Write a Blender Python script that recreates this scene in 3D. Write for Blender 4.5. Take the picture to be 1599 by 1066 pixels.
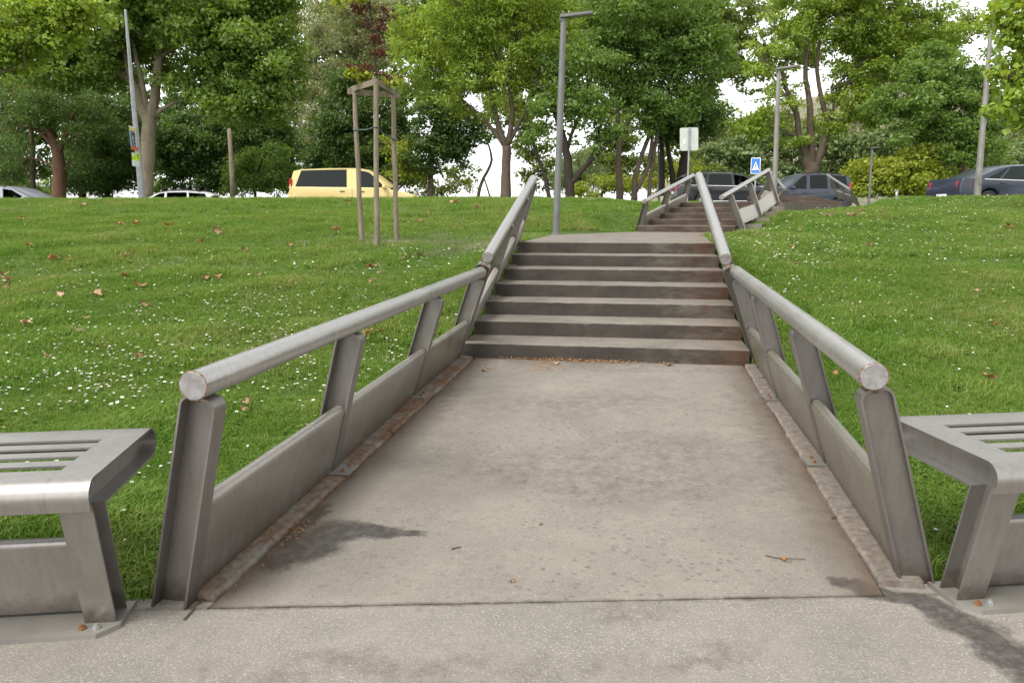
import bpy, bmesh, math, random
import numpy as np
from mathutils import Vector, Matrix, Euler

for o in list(bpy.data.objects):
    bpy.data.objects.remove(o)
sc = bpy.context.scene
COL = sc.collection
rng = np.random.default_rng(7)
random.seed(7)
rad = math.radians

# ------------------------------------------------------------------ camera
F, PCX, PCY, HOR, EYE = 1241.0, 799.5, 533.0, 338.0, 1.25
PITCH = math.atan((PCY - HOR) / F)
YAW = math.atan((1003 - PCX) / (F / math.cos(PITCH)))
FW = np.array([-math.sin(YAW) * math.cos(PITCH), math.cos(YAW) * math.cos(PITCH), -math.sin(PITCH)])
RT = np.array([math.cos(YAW), math.sin(YAW), 0.0])
UP = np.cross(RT, FW)
EYEP = np.array([0.0, 0.0, EYE])
cam_d = bpy.data.cameras.new('camera')
cam_d.sensor_fit = 'HORIZONTAL'
cam_d.sensor_width = 36.0
cam_d.lens = 36.0 * F / 1599.0
cam_d.clip_start = 0.05
cam_d.clip_end = 3000
cam = bpy.data.objects.new('camera', cam_d)
M = Matrix(((RT[0], UP[0], -FW[0], 0), (RT[1], UP[1], -FW[1], 0), (RT[2], UP[2], -FW[2], EYE), (0, 0, 0, 1)))
cam.matrix_world = M
COL.objects.link(cam)
sc.camera = cam

# ------------------------------------------------------------------ light
SUN_EL, SUN_AZ = rad(56), rad(215)          # azimuth measured from +Y towards +X
world = bpy.data.worlds.new('World')
sc.world = world
world.use_nodes = True
nt = world.node_tree
nt.nodes.clear()
w_out = nt.nodes.new('ShaderNodeOutputWorld')
w_bg = nt.nodes.new('ShaderNodeBackground')
w_sky = nt.nodes.new('ShaderNodeTexSky')
w_sky.sky_type = 'NISHITA'
w_sky.sun_disc = False
w_sky.sun_elevation = SUN_EL
w_sky.sun_rotation = SUN_AZ
w_sky.air_density = 1.0
w_sky.dust_density = 1.0
w_sky.ozone_density = 1.0
w_hsv = nt.nodes.new('ShaderNodeHueSaturation')   # a closed cloud cover: the blue goes, the brightness stays
w_hsv.inputs['Saturation'].default_value = 0.10
w_bg.inputs['Strength'].default_value = 0.15
nt.links.new(w_sky.outputs[0], w_hsv.inputs['Color'])
nt.links.new(w_hsv.outputs[0], w_bg.inputs['Color'])
nt.links.new(w_bg.outputs[0], w_out.inputs[0])
sun_d = bpy.data.lights.new('sun', 'SUN')
sun_d.energy = 1.5
sun_d.angle = rad(32)
sun_d.color = (1.0, 0.96, 0.90)
sun = bpy.data.objects.new('sun', sun_d)
sdir = Vector((math.sin(SUN_AZ) * math.cos(SUN_EL), math.cos(SUN_AZ) * math.cos(SUN_EL), math.sin(SUN_EL)))
sun.rotation_euler = sdir.to_track_quat('Z', 'Y').to_euler()
sun.location = (0, 0, 30)
COL.objects.link(sun)
sc.view_settings.view_transform = 'Standard'
sc.view_settings.look = 'None'
sc.view_settings.gamma = 1.0
sc.view_settings.use_curve_mapping = False
sc.view_settings.exposure = 1.25

# ------------------------------------------------------------------ helpers
S = math.tan(math.atan((HOR - 315) / F * math.cos(PITCH)))      # the ramp climbs about one degree

def ray(x, y):
    return FW + RT * (x - PCX) / F - UP * (y - PCY) / F
def on_z(x, y, z):
    d = ray(x, y); return EYEP + (z - EYE) / d[2] * d
def on_y(x, y, Y):
    d = ray(x, y); return EYEP + Y / d[1] * d
def at(x, y, D):
    """the place seen at photo pixel (x, y), D metres ahead of the camera (measured level)"""
    d = ray(x, y)
    return EYEP + D / (-math.sin(YAW) * d[0] + math.cos(YAW) * d[1]) * d
def ramp_z(y):
    return S * y
def ss(a, b, x):
    t = np.clip((np.asarray(x, float) - a) / (b - a), 0, 1)
    return t * t * (3 - 2 * t)

def tag(o, label=None, cat=None, group=None, kind=None):
    if label: o['label'] = label
    if cat: o['category'] = cat
    if group: o['group'] = group
    if kind: o['kind'] = kind
    return o
def empty(name, loc, label, cat, group=None, rz=0.0):
    o = bpy.data.objects.new(name, None)
    o.empty_display_size = 0.2
    o.location = Vector([float(v) for v in loc]); o.rotation_euler = (0, 0, rz)
    COL.objects.link(o)
    return tag(o, label, cat, group)
def link(name, me, parent=None, mat=None, world_space=True):
    o = bpy.data.objects.new(name, me)
    COL.objects.link(o)
    if mat is not None and len(me.materials) == 0:
        for m in (mat if isinstance(mat, (list, tuple)) else [mat]):
            me.materials.append(m)
    if parent is not None:
        o.parent = parent
        if world_space:                      # vertices were written in world space
            mw = Matrix.Translation(parent_loc(parent)) @ Matrix.Rotation(parent_rz(parent), 4, 'Z')
            me.transform(mw.inverted())
    return o
def parent_loc(p):
    v = Vector((0, 0, 0))
    while p is not None:
        v = v + p.location; p = p.parent
    return v
def parent_rz(p):
    r = 0.0
    while p is not None:
        r += p.rotation_euler.z; p = p.parent
    return r
def mesh_of(bm, name, smooth=False):
    me = bpy.data.meshes.new(name)
    bm.normal_update()
    bm.to_mesh(me); bm.free()
    if smooth:
        me.polygons.foreach_set('use_smooth', [True] * len(me.polygons))
    return me
def smooth_by_angle(me, deg=35):
    me.polygons.foreach_set('use_smooth', [True] * len(me.polygons))
    bm = bmesh.new(); bm.from_mesh(me)
    for e in bm.edges:
        if len(e.link_faces) == 2:
            e.smooth = e.calc_face_angle(0) < rad(deg)
    bm.to_mesh(me); bm.free()
def pydata(name, verts, faces, smooth=False):
    me = bpy.data.meshes.new(name)
    me.from_pydata([tuple(map(float, v)) for v in verts], [], faces)
    me.update()
    if smooth: me.polygons.foreach_set('use_smooth', [True] * len(me.polygons))
    return me
def V(a): return Vector((float(a[0]), float(a[1]), float(a[2])))

def bm_box(bm, cx, cy, cz, sx, sy, sz, mat=None, bevel=0.0):
    r = bmesh.ops.create_cube(bm, size=1.0)
    vs = r['verts']
    for v in vs:
        v.co = Vector((v.co.x * sx, v.co.y * sy, v.co.z * sz))
    if bevel > 0:
        es = list({e for v in vs for e in v.link_edges})
        b = bmesh.ops.bevel(bm, geom=es, offset=bevel, segments=2, affect='EDGES', profile=0.5)
        vs = list({v for f in b['faces'] for v in f.verts} | {v for v in vs if v.is_valid})
        seen = set(vs); stack = list(vs)
        while stack:
            v = stack.pop()
            for e in v.link_edges:
                w = e.other_vert(v)
                if w not in seen: seen.add(w); stack.append(w)
        vs = list(seen)
    for v in vs:
        v.co = (mat @ (v.co + Vector((cx, cy, cz)))) if mat is not None else v.co + Vector((cx, cy, cz))
    return vs
def bm_prism(bm, pts_a, pts_b, cap=True):
    """loft between two equal rings of points"""
    a = [bm.verts.new(V(p)) for p in pts_a]; b = [bm.verts.new(V(p)) for p in pts_b]
    n = len(a)
    for i in range(n):
        j = (i + 1) % n
        bm.faces.new((a[i], a[j], b[j], b[i]))
    if cap:
        bm.faces.new(list(reversed(a))); bm.faces.new(b)
    return a + b
def bm_tube(bm, pts, radii, n=10, cap=True):
    pts = [V(p) for p in pts]
    rings = []
    ref = None
    for i, p in enumerate(pts):
        if i == 0: t = pts[1] - pts[0]
        elif i == len(pts) - 1: t = pts[-1] - pts[-2]
        else: t = (pts[i + 1] - pts[i - 1])
        t.normalize()
        if ref is None:
            ref = Vector((1, 0, 0)) if abs(t.x) < 0.8 else Vector((0, 1, 0))
        u = (ref - t * ref.dot(t)).normalized(); w = t.cross(u)
        ref = u
        rings.append([bm.verts.new(p + (u * math.cos(2 * math.pi * k / n) + w * math.sin(2 * math.pi * k / n)) * radii[i]) for k in range(n)])
    for a, b in zip(rings, rings[1:]):
        for k in range(n):
            bm.faces.new((a[k], a[(k + 1) % n], b[(k + 1) % n], b[k]))
    if cap:
        bm.faces.new(list(reversed(rings[0]))); bm.faces.new(rings[-1])
def fix(bm):
    bmesh.ops.recalc_face_normals(bm, faces=bm.faces[:])
    return bm

# ------------------------------------------------------------------ materials
class NT:
    def __init__(self, name):
        self.m = bpy.data.materials.new(name); self.m.use_nodes = True
        self.t = self.m.node_tree
        self.b = self.t.nodes['Principled BSDF']; self.out = self.t.nodes['Material Output']
    def n(self, typ, **kw):
        nd = self.t.nodes.new(typ)
        for k, v in kw.items(): setattr(nd, k, v)
        return nd
    def l(self, a, b): self.t.links.new(a, b); return self
    def pos(self):
        return self.n('ShaderNodeNewGeometry').outputs['Position']
    def obj(self):
        return self.n('ShaderNodeTexCoord').outputs['Object']
    def mapping(self, vec, scale=(1, 1, 1), loc=(0, 0, 0), rot=(0, 0, 0)):
        m = self.n('ShaderNodeMapping'); m.inputs['Scale'].default_value = scale; m.inputs['Location'].default_value = loc
        m.inputs['Rotation'].default_value = rot
        self.l(vec, m.inputs['Vector']); return m.outputs[0]
    def noise(self, vec, scale, detail=4, rough=0.55, dist=0.0):
        n = self.n('ShaderNodeTexNoise'); n.inputs['Scale'].default_value = scale
        n.inputs['Detail'].default_value = detail; n.inputs['Roughness'].default_value = rough
        n.inputs['Distortion'].default_value = dist
        self.l(vec, n.inputs['Vector']); return n.outputs['Fac']
    def voro(self, vec, scale, feature='F1', out='Distance', rand=1.0):
        n = self.n('ShaderNodeTexVoronoi', feature=feature); n.inputs['Scale'].default_value = scale
        n.inputs['Randomness'].default_value = rand
        self.l(vec, n.inputs['Vector']); return n.outputs[out]
    def ramp(self, fac, stops, interp='LINEAR'):
        r = self.n('ShaderNodeValToRGB'); r.color_ramp.interpolation = interp
        el = r.color_ramp.elements
        while len(el) < len(stops): el.new(0.5)
        for e, (p, c) in zip(el, stops):
            e.position = p; e.color = (c, c, c, 1) if isinstance(c, (int, float)) else (*c, 1)
        self.l(fac, r.inputs[0]); return r.outputs[0]
    def mix(self, fac, a, b, mode='MIX'):
        m = self.n('ShaderNodeMix', data_type='RGBA', blend_type=mode)
        for sock, v in ((m.inputs[0], fac), (m.inputs[6], a), (m.inputs[7], b)):
            if isinstance(v, (int, float)): sock.default_value = v
            elif isinstance(v, tuple): sock.default_value = (*v, 1)
            else: self.l(v, sock)
        return m.outputs[2]
    def math(self, op, a, b=0.0, c=None, clamp=False):
        m = self.n('ShaderNodeMath', operation=op, use_clamp=clamp)
        for i, v in enumerate((a, b) if c is None else (a, b, c)):
            if isinstance(v, (int, float)): m.inputs[i].default_value = v
            else: self.l(v, m.inputs[i])
        return m.outputs[0]
    def sep(self, vec):
        s = self.n('ShaderNodeSeparateXYZ'); self.l(vec, s.inputs[0]); return s.outputs
    def bump(self, h, strength=0.3, dist=0.01):
        b = self.n('ShaderNodeBump'); b.inputs['Strength'].default_value = strength; b.inputs['Distance'].default_value = dist
        self.l(h, b.inputs['Height']); self.l(b.outputs[0], self.b.inputs['Normal']); return b.outputs[0]
    def set(self, **kw):
        names = dict(col='Base Color', rough='Roughness', metal='Metallic', spec='Specular IOR Level', trans='Transmission Weight',
                     coat='Coat Weight', alpha='Alpha')
        for k, v in kw.items():
            s = self.b.inputs[names[k]]
            if isinstance(v, (int, float)): s.default_value = v
            elif isinstance(v, tuple): s.default_value = (*v, 1)
            else: self.l(v, s)
        return self
def simple(name, col, rough=0.5, metal=0.0, spec=0.5, coat=0.0, var=0.0, scale=8.0):
    k = NT(name); k.set(rough=rough, metal=metal, spec=spec, coat=coat)
    if var > 0:
        n = k.noise(k.obj(), scale, 5)
        lo = tuple(c * (1 - var) for c in col); hi = tuple(min(1, c * (1 + var)) for c in col)
        k.set(col=k.ramp(n, [(0.3, lo), (0.7, hi)]))
    else:
        k.set(col=col)
    return k.m

def blob_mask(k, vec, spots, warp=0.25, wscale=3.0, soft=0.35):
    """1 inside a few irregular patches lying at given ground places: (x, y, rx, ry, angle)"""
    n1 = k.noise(k.mapping(vec, loc=(3.1, 0, 0)), wscale, 5, 0.65); n2 = k.noise(k.mapping(vec, loc=(0, 7.7, 0)), wscale, 5, 0.65)
    sx = k.sep(vec)
    X = k.math('ADD', sx[0], k.math('MULTIPLY', k.math('SUBTRACT', n1, 0.5), warp))
    Y = k.math('ADD', sx[1], k.math('MULTIPLY', k.math('SUBTRACT', n2, 0.5), warp))
    tot = None
    for (x, y, rx, ry, a) in spots:
        dx = k.math('SUBTRACT', X, x); dy = k.math('SUBTRACT', Y, y)
        ca, sa = math.cos(a), math.sin(a)
        u = k.math('ADD', k.math('MULTIPLY', dx, ca / rx), k.math('MULTIPLY', dy, sa / rx))
        v = k.math('ADD', k.math('MULTIPLY', dx, -sa / ry), k.math('MULTIPLY', dy, ca / ry))
        r = k.math('ADD', k.math('MULTIPLY', u, u), k.math('MULTIPLY', v, v))
        m = k.ramp(r, [(1 - soft, 1.0), (1.0, 0.0)])
        tot = m if tot is None else k.math('MAXIMUM', tot, m)
    return tot

MAT = {}
KL0_, KR0_ = -1.31, 0.795
def build_materials():
    # --- exposed aggregate / worn concrete of the ramp and plaza
    for nm, pebble, base in (('plaza_concrete', 1.0, (0.208, 0.190, 0.161)), ('ramp_concrete', 0.5, (0.215, 0.193, 0.160))):
        k = NT(nm); p = k.pos()
        big = k.noise(p, 1.3, 5, 0.6); mid = k.noise(p, 9, 6, 0.65); fine = k.noise(p, 120, 3, 0.6)
        col = k.ramp(big, [(0.30, tuple(c * 0.66 for c in base)), (0.50, base), (0.72, tuple(c * 1.18 for c in base))])
        col = k.mix(k.ramp(mid, [(0.40, 0.0), (0.68, 0.55)]), col, tuple(c * 0.66 for c in base))
        col = k.mix(0.30, col, k.ramp(fine, [(0.3, tuple(c * 0.55 for c in base)), (0.7, tuple(c * 1.5 for c in base))]))
        # pebbles worn bare: pale stones, thinning out where the skin of cement is whole
        v = k.n('ShaderNodeTexVoronoi'); v.inputs['Scale'].default_value = 125 if pebble > 0.8 else 130
        k.l(p, v.inputs['Vector'])
        stone = k.ramp(v.outputs['Distance'], [(0.30, 1.0), (0.46, 0.0)])
        pick = k.sep(v.outputs['Color'])[0]
        bare = k.noise(p, 2.2, 6, 0.7)
        thr = 0.22 if pebble > 0.8 else 0.5
        have = k.math('MULTIPLY', k.math('GREATER_THAN', pick, thr), k.ramp(bare, [(0.36, 0.12 if pebble < 0.8 else 0.35), (0.62, 1.0)]))
        stone = k.math('MULTIPLY', stone, have)
        scol = k.ramp(k.sep(v.outputs['Color'])[1], [(0.0, (0.23, 0.20, 0.165)), (0.5, (0.33, 0.30, 0.26)), (1.0, (0.48, 0.45, 0.41))])
        col = k.mix(k.math('MULTIPLY', stone, 0.60 if pebble > 0.8 else 0.45), col, scol)
        # dark pocks and blotches
        v2 = k.n('ShaderNodeTexVoronoi'); v2.inputs['Scale'].default_value = 17; v2.inputs['Randomness'].default_value = 1.0
        k.l(k.mapping(p, scale=(1.0, 0.75, 1)), v2.inputs['Vector'])
        wob = k.math('ADD', v2.outputs['Distance'], k.math('MULTIPLY', k.math('SUBTRACT', mid, 0.5), 0.75))
        pock = k.math('MULTIPLY', k.ramp(wob, [(0.10, 1.0), (0.24, 0.0)]), k.math('GREATER_THAN', k.sep(v2.outputs['Color'])[0], 0.45))
        col = k.mix(k.math('MULTIPLY', pock, 0.26 if pebble < 0.8 else 0.28), col, (0.12, 0.11, 0.098))
        if pebble < 0.8:
            v3 = k.n('ShaderNodeTexVoronoi'); v3.inputs['Scale'].default_value = 34
            k.l(k.mapping(p, scale=(0.92, 1.0, 1), rot=(0, 0, 0.4)), v3.inputs['Vector'])
            w3 = k.math('ADD', v3.outputs['Distance'], k.math('MULTIPLY', k.math('SUBTRACT', k.noise(p, 55, 5, 0.7), 0.5), 1.3))
            zone = k.ramp(k.noise(k.mapping(p, loc=(4, 1, 0)), 0.9, 4, 0.6), [(0.38, 0.15), (0.58, 1.0)])
            fl = k.math('MULTIPLY', k.math('MULTIPLY', k.ramp(w3, [(0.16, 1.0), (0.42, 0.0)]), k.ramp(k.sep(v3.outputs['Color'])[1], [(0.25, 0.0), (0.9, 1.0)])), zone)
            col = k.mix(k.math('MULTIPLY', fl, 0.62), col, (0.075, 0.066, 0.054))
        # damp grime that fans out from the rail feet
        stain = blob_mask(k, p, [(-1.245, 2.50, 0.075, 0.11, 0), (-1.19, 2.64, 0.15, 0.17, 0.3), (-1.12, 2.78, 0.17, 0.13, 0.3), (-0.99, 2.80, 0.16, 0.075, -0.1), (-0.88, 2.795, 0.11, 0.04, 0.0), (-1.275, 2.90, 0.035, 0.18, 0.0),
                                 (0.72, 2.63, 0.10, 0.05, -0.2), (0.80, 2.58, 0.14, 0.07, -0.3), (0.90, 2.53, 0.14, 0.075, -0.5), (0.99, 2.40, 0.16, 0.10, -0.85), (1.07, 2.24, 0.18, 0.12, -1.0), (1.11, 2.05, 0.22, 0.13, -1.2), (1.15, 1.85, 0.2, 0.12, -1.2)],
                          warp=0.16, wscale=9.0, soft=0.6)
        stain = k.math('MULTIPLY', stain, k.ramp(k.noise(p, 22, 6, 0.7), [(0.22, 0.45), (0.55, 1.0)]))
        col = k.mix(k.math('MULTIPLY', stain, 0.9), col, (0.040, 0.036, 0.032))
        faint = blob_mask(k, p, [(0.02, 2.35, 0.20, 0.10, 0.1), (0.22, 2.12, 0.22, 0.05, 0.5), (-0.35, 4.9, 0.8, 0.4, 0.2), (0.2, 4.0, 0.5, 0.35, 0), (0.05, 6.05, 0.9, 0.22, 0.0), (-1.2, 5.4, 0.16, 1.3, 0.0), (0.70, 4.4, 0.16, 1.9, 0.0), (-0.2, 6.1, 1.3, 0.14, 0.0), (-0.6, 1.9, 0.8, 0.12, 0.2), (0.5, 1.7, 0.5, 0.2, 0.1), (-0.2, 3.6, 1.0, 0.5, 0.0)],
                          warp=0.5, wscale=4.0, soft=0.9)
        faint = k.math('MULTIPLY', faint, k.ramp(k.noise(p, 13, 7, 0.75), [(0.38, 0.0), (0.66, 1.0)]))
        col = k.mix(k.math('MULTIPLY', faint, 0.55), col, (0.070, 0.056, 0.042))
        sp = k.sep(p)          # grime that gathers along the joint
        if pebble < 0.8:       # rust and earth washed along both kerbs
            nz = k.math('MULTIPLY', k.math('SUBTRACT', k.noise(p, 9, 6, 0.75), 0.5), 0.16)
            for xe, amt in ((KL0_, 0.5), (KR0_, 0.6)):
                e_ = k.math('ABSOLUTE', k.math('SUBTRACT', sp[0], xe))
                e_ = k.math('ADD', e_, nz)
                col = k.mix(k.math('MULTIPLY', k.ramp(e_, [(0.03, 0.8), (0.19, 0.0)]), 0.75), col, (0.095, 0.072, 0.052))
                col = k.mix(k.math('MULTIPLY', k.ramp(e_, [(-0.01, 1.0), (0.035, 0.0)]), amt), col, (0.095, 0.057, 0.034))
        jx, jy = 0.9814, 0.1921
        jd_ = k.math('ADD', k.math('MULTIPLY', k.math('SUBTRACT', sp[0], -1.165), -jy), k.math('MULTIPLY', k.math('SUBTRACT', sp[1], 2.174), jx))
        jd_ = k.math('ABSOLUTE', k.math('ADD', jd_, k.math('MULTIPLY', k.math('SUBTRACT', k.noise(p, 18, 6, 0.75), 0.5), 0.035)))
        jm = k.math('MULTIPLY', k.ramp(jd_, [(0.004, 1.0), (0.020, 0.0)]), k.ramp(k.noise(p, 6, 5, 0.7), [(0.38, 0.1), (0.6, 0.85)]))
        col = k.mix(jm, col, (0.060, 0.048, 0.036))
        k.set(col=col, rough=0.86, spec=0.3)
        h = k.math('ADD', k.math('MULTIPLY', fine, 0.5), k.math('MULTIPLY', stone, 0.6))
        k.bump(k.math('SUBTRACT', h, k.math('MULTIPLY', pock, 0.4)), 0.5, 0.004)
        MAT[nm] = k.m
    # --- treads and landing
    k = NT('tread_concrete'); p = k.pos()
    a = k.noise(p, 3.0, 6, 0.65); b = k.noise(p, 45, 4, 0.6)
    col = k.ramp(a, [(0.25, (0.095, 0.082, 0.065)), (0.52, (0.170, 0.150, 0.124)), (0.8, (0.23, 0.205, 0.172))])
    col = k.mix(0.3, col, k.ramp(b, [(0.3, (0.09, 0.08, 0.066)), (0.7, (0.31, 0.28, 0.24))]))
    x = k.sep(p)[0]
    edge = k.ramp(k.math('ADD', x, k.math('MULTIPLY', k.math('SUBTRACT', a, 0.5), 0.8)), [(0.35, 0.0), (0.95, 0.45)])
    col = k.mix(edge, col, (0.15, 0.10, 0.065))
    k.set(col=col, rough=0.9, spec=0.25); k.bump(b, 0.4, 0.004); MAT['tread'] = k.m
    # --- risers: black-brown algae on the face, pale scour and rust to the right
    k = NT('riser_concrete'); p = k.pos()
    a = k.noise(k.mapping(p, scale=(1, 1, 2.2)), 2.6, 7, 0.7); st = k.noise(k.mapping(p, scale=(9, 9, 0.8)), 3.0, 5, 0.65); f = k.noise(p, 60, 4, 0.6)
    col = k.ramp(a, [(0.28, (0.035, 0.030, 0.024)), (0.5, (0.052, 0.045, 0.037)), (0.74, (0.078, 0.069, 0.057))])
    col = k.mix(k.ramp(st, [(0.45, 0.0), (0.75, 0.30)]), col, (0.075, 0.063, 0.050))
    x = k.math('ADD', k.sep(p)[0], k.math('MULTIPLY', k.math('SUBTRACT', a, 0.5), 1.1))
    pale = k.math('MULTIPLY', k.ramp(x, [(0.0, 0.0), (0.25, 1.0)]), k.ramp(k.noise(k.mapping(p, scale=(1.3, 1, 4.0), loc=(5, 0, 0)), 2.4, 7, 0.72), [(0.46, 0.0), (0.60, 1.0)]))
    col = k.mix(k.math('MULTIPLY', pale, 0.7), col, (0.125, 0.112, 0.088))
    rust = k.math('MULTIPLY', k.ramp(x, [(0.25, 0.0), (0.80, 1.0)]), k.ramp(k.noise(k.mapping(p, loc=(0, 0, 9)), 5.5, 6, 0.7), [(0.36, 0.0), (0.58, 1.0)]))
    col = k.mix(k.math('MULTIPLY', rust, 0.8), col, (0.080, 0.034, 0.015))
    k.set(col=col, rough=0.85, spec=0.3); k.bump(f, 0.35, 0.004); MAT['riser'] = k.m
    # plainer versions further up
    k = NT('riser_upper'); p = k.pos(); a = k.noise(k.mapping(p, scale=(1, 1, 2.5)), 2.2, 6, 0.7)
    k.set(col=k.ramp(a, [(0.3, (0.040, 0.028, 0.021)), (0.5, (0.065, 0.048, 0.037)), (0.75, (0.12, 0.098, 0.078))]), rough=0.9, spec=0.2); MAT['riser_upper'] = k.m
    k = NT('block_end_concrete'); p = k.pos(); a = k.noise(p, 5, 6, 0.7)
    k.set(col=k.ramp(a, [(0.3, (0.11, 0.097, 0.075)), (0.7, (0.22, 0.20, 0.165))]), rough=0.9, spec=0.2); MAT['block_end'] = k.m
    # --- joint filler
    MAT['joint'] = simple('joint_dirt', (0.045, 0.038, 0.03), 0.95, var=0.4, scale=40)
    # --- galvanised steel, dull, with streaks and the odd rust weep
    def steel(nm, base, rough, dirt=0.5, green=0.0, edge_rust=True):
        k = NT(nm); p = k.pos(); o = k.obj()
        a = k.noise(p, 2.2, 5, 0.6); b = k.noise(k.mapping(p, scale=(14, 14, 1.6)), 3.0, 5, 0.6); c = k.noise(p, 70, 3, 0.6)
        lo = tuple(v * 0.93 for v in base); hi = tuple(v * 1.05 for v in base)
        col = k.ramp(a, [(0.3, lo), (0.5, base), (0.72, hi)])
        col = k.mix(k.math('MULTIPLY', k.ramp(b, [(0.42, 0.0), (0.72, 1.0)]), dirt), col, tuple(v * 0.62 for v in (base[0], base[1] * 0.98, base[2] * 0.92)))
        col = k.mix(0.05, col, k.ramp(c, [(0.35, 0.15), (0.65, 0.55)]))
        if green > 0:
            g = k.ramp(k.noise(k.mapping(p, scale=(1, 1, 0.6)), 2.6, 6, 0.7), [(0.42, 0.0), (0.72, 1.0)])
            col = k.mix(k.math('MULTIPLY', g, green), col, (0.16, 0.155, 0.085))
        rs = k.math('MULTIPLY', k.ramp(k.noise(p, 11, 7, 0.75), [(0.72, 0.0), (0.80, 1.0)]), 0.40)
        sp = k.sep(p)          # splashed earth and rust about the feet
        hgt = k.math('SUBTRACT', sp[2], k.math('MULTIPLY', sp[1], S))
        hgt = k.math('ADD', hgt, k.math('MULTIPLY', k.math('SUBTRACT', k.noise(p, 16, 6, 0.75), 0.5), 0.16))
        col = k.mix(k.ramp(hgt, [(0.0, 0.75), (0.10, 0.0)]), col, (0.085, 0.062, 0.042))
        col = k.mix(rs, col, (0.155, 0.082, 0.040))
        k.set(col=col, rough=k.ramp(a, [(0.3, rough - 0.06), (0.7, rough + 0.10)]), metal=0.72, spec=0.5)
        k.bump(k.math('ADD', k.math('MULTIPLY', c, 0.3), a), 0.03, 0.004)
        MAT[nm] = k.m
    steel('rail_steel', (0.46, 0.445, 0.42), 0.30, 0.35)
    steel('post_steel', (0.225, 0.206, 0.187), 0.40, 0.4)
    steel('panel_steel', (0.345, 0.318, 0.278), 0.32, 0.45, green=0.0)
    steel('mossy_panel_steel', (0.345, 0.318, 0.262), 0.36, 0.45, green=0.5)
    steel('bench_steel', (0.325, 0.306, 0.282), 0.37, 0.4)
    steel('pale_panel_steel', (0.44, 0.405, 0.35), 0.45, 0.4)
    k = NT('end_cap_steel'); p = k.pos(); a = k.noise(p, 30, 5, 0.7)
    k.set(col=k.ramp(a, [(0.35, (0.20, 0.19, 0.18)), (0.65, (0.34, 0.33, 0.32))]), rough=0.5, metal=0.4); MAT['cap'] = k.m
    k = NT('weld_rust'); p = k.pos(); a = k.noise(p, 60, 5, 0.7)
    k.set(col=k.ramp(a, [(0.3, (0.06, 0.035, 0.02)), (0.5, (0.17, 0.085, 0.04)), (0.7, (0.30, 0.26, 0.22))]), rough=0.85); MAT['weld'] = k.m
    # --- kerb: concrete channel, orange with rust weeping off the steel
    def kerb(nm, amount):
        k = NT(nm); p = k.pos(); a = k.noise(k.mapping(p, scale=(2.0, 0.8, 1)), 4.0, 7, 0.7); b = k.noise(p, 28, 6, 0.7); c = k.noise(k.mapping(p, scale=(1.6, 0.6, 1), loc=(2, 2, 0)), 3.2, 6, 0.7)
        col = k.ramp(b, [(0.28, (0.10, 0.086, 0.070)), (0.55, (0.20, 0.178, 0.150)), (0.8, (0.29, 0.265, 0.225))])
        col = k.mix(k.math('MULTIPLY', k.ramp(a, [(0.36, 0.0), (0.56, 1.0)]), amount), col, k.ramp(b, [(0.3, (0.075, 0.042, 0.025)), (0.6, (0.180, 0.098, 0.048)), (0.85, (0.26, 0.155, 0.080))]))
        col = k.mix(k.math('MULTIPLY', k.ramp(c, [(0.56, 0.0), (0.7, 1.0)]), 0.6), col, (0.085, 0.065, 0.055))
        k.set(col=col, rough=0.85, spec=0.3); k.bump(b, 0.6, 0.006); MAT[nm] = k.m
    kerb('rusty_kerb', 1.0); kerb('pale_kerb', 0.16)
    # --- lawn soil and grass
    k = NT('lawn_ground'); p = k.pos()
    a = k.noise(p, 0.55, 5, 0.6); b = k.noise(p, 16, 6, 0.7); c = k.noise(p, 90, 3, 0.7)
    col = k.ramp(a, [(0.32, (0.052, 0.107, 0.018)), (0.55, (0.081, 0.137, 0.029)), (0.75, (0.137, 0.163, 0.047))])
    col = k.mix(0.5, col, k.ramp(b, [(0.25, (0.036, 0.065, 0.013)), (0.5, (0.075, 0.127, 0.026)), (0.78, (0.156, 0.195, 0.052))]))
    col = k.mix(0.35, col, k.ramp(c, [(0.3, (0.026, 0.047, 0.010)), (0.7, (0.143, 0.202, 0.055))]))
    k.set(col=col, rough=0.95, spec=0.1); k.bump(k.math('ADD', b, c), 0.8, 0.03); MAT['lawn'] = k.m
    def blade(nm, stops):
        k = NT(nm)
        r = k.n('ShaderNodeObjectInfo').outputs['Random']; g = k.n('ShaderNodeNewGeometry')
        ri = g.outputs['Random Per Island']
        pa = k.noise(g.outputs['Position'], 0.42, 6, 0.68); pb = k.noise(k.mapping(g.outputs['Position'], loc=(9, 4, 0)), 2.6, 4, 0.65)
        fac = k.math('ADD', k.math('ADD', k.math('MULTIPLY', r, 0.18), k.math('MULTIPLY', ri, 0.45)), k.math('ADD', k.math('MULTIPLY', pa, 1.05), k.math('MULTIPLY', pb, 0.45)))
        col = k.ramp(k.math('SUBTRACT', fac, 0.56), stops)
        d = k.n('ShaderNodeBsdfPrincipled'); d.inputs['Roughness'].default_value = 0.55; d.inputs['Specular IOR Level'].default_value = 0.25
        k.l(col, k.b.inputs['Base Color']); k.b.inputs['Roughness'].default_value = 0.55; k.b.inputs['Specular IOR Level'].default_value = 0.25
        tr = k.n('ShaderNodeBsdfTranslucent'); k.l(k.mix(1.0, col, (1.0, 1.0, 0.55), 'MULTIPLY'), tr.inputs['Color'])
        mx = k.n('ShaderNodeMixShader'); mx.inputs[0].default_value = 0.42
        k.l(k.b.outputs[0], mx.inputs[1]); k.l(tr.outputs[0], mx.inputs[2]); k.l(mx.outputs[0], k.out.inputs['Surface'])
        MAT[nm] = k.m
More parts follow.
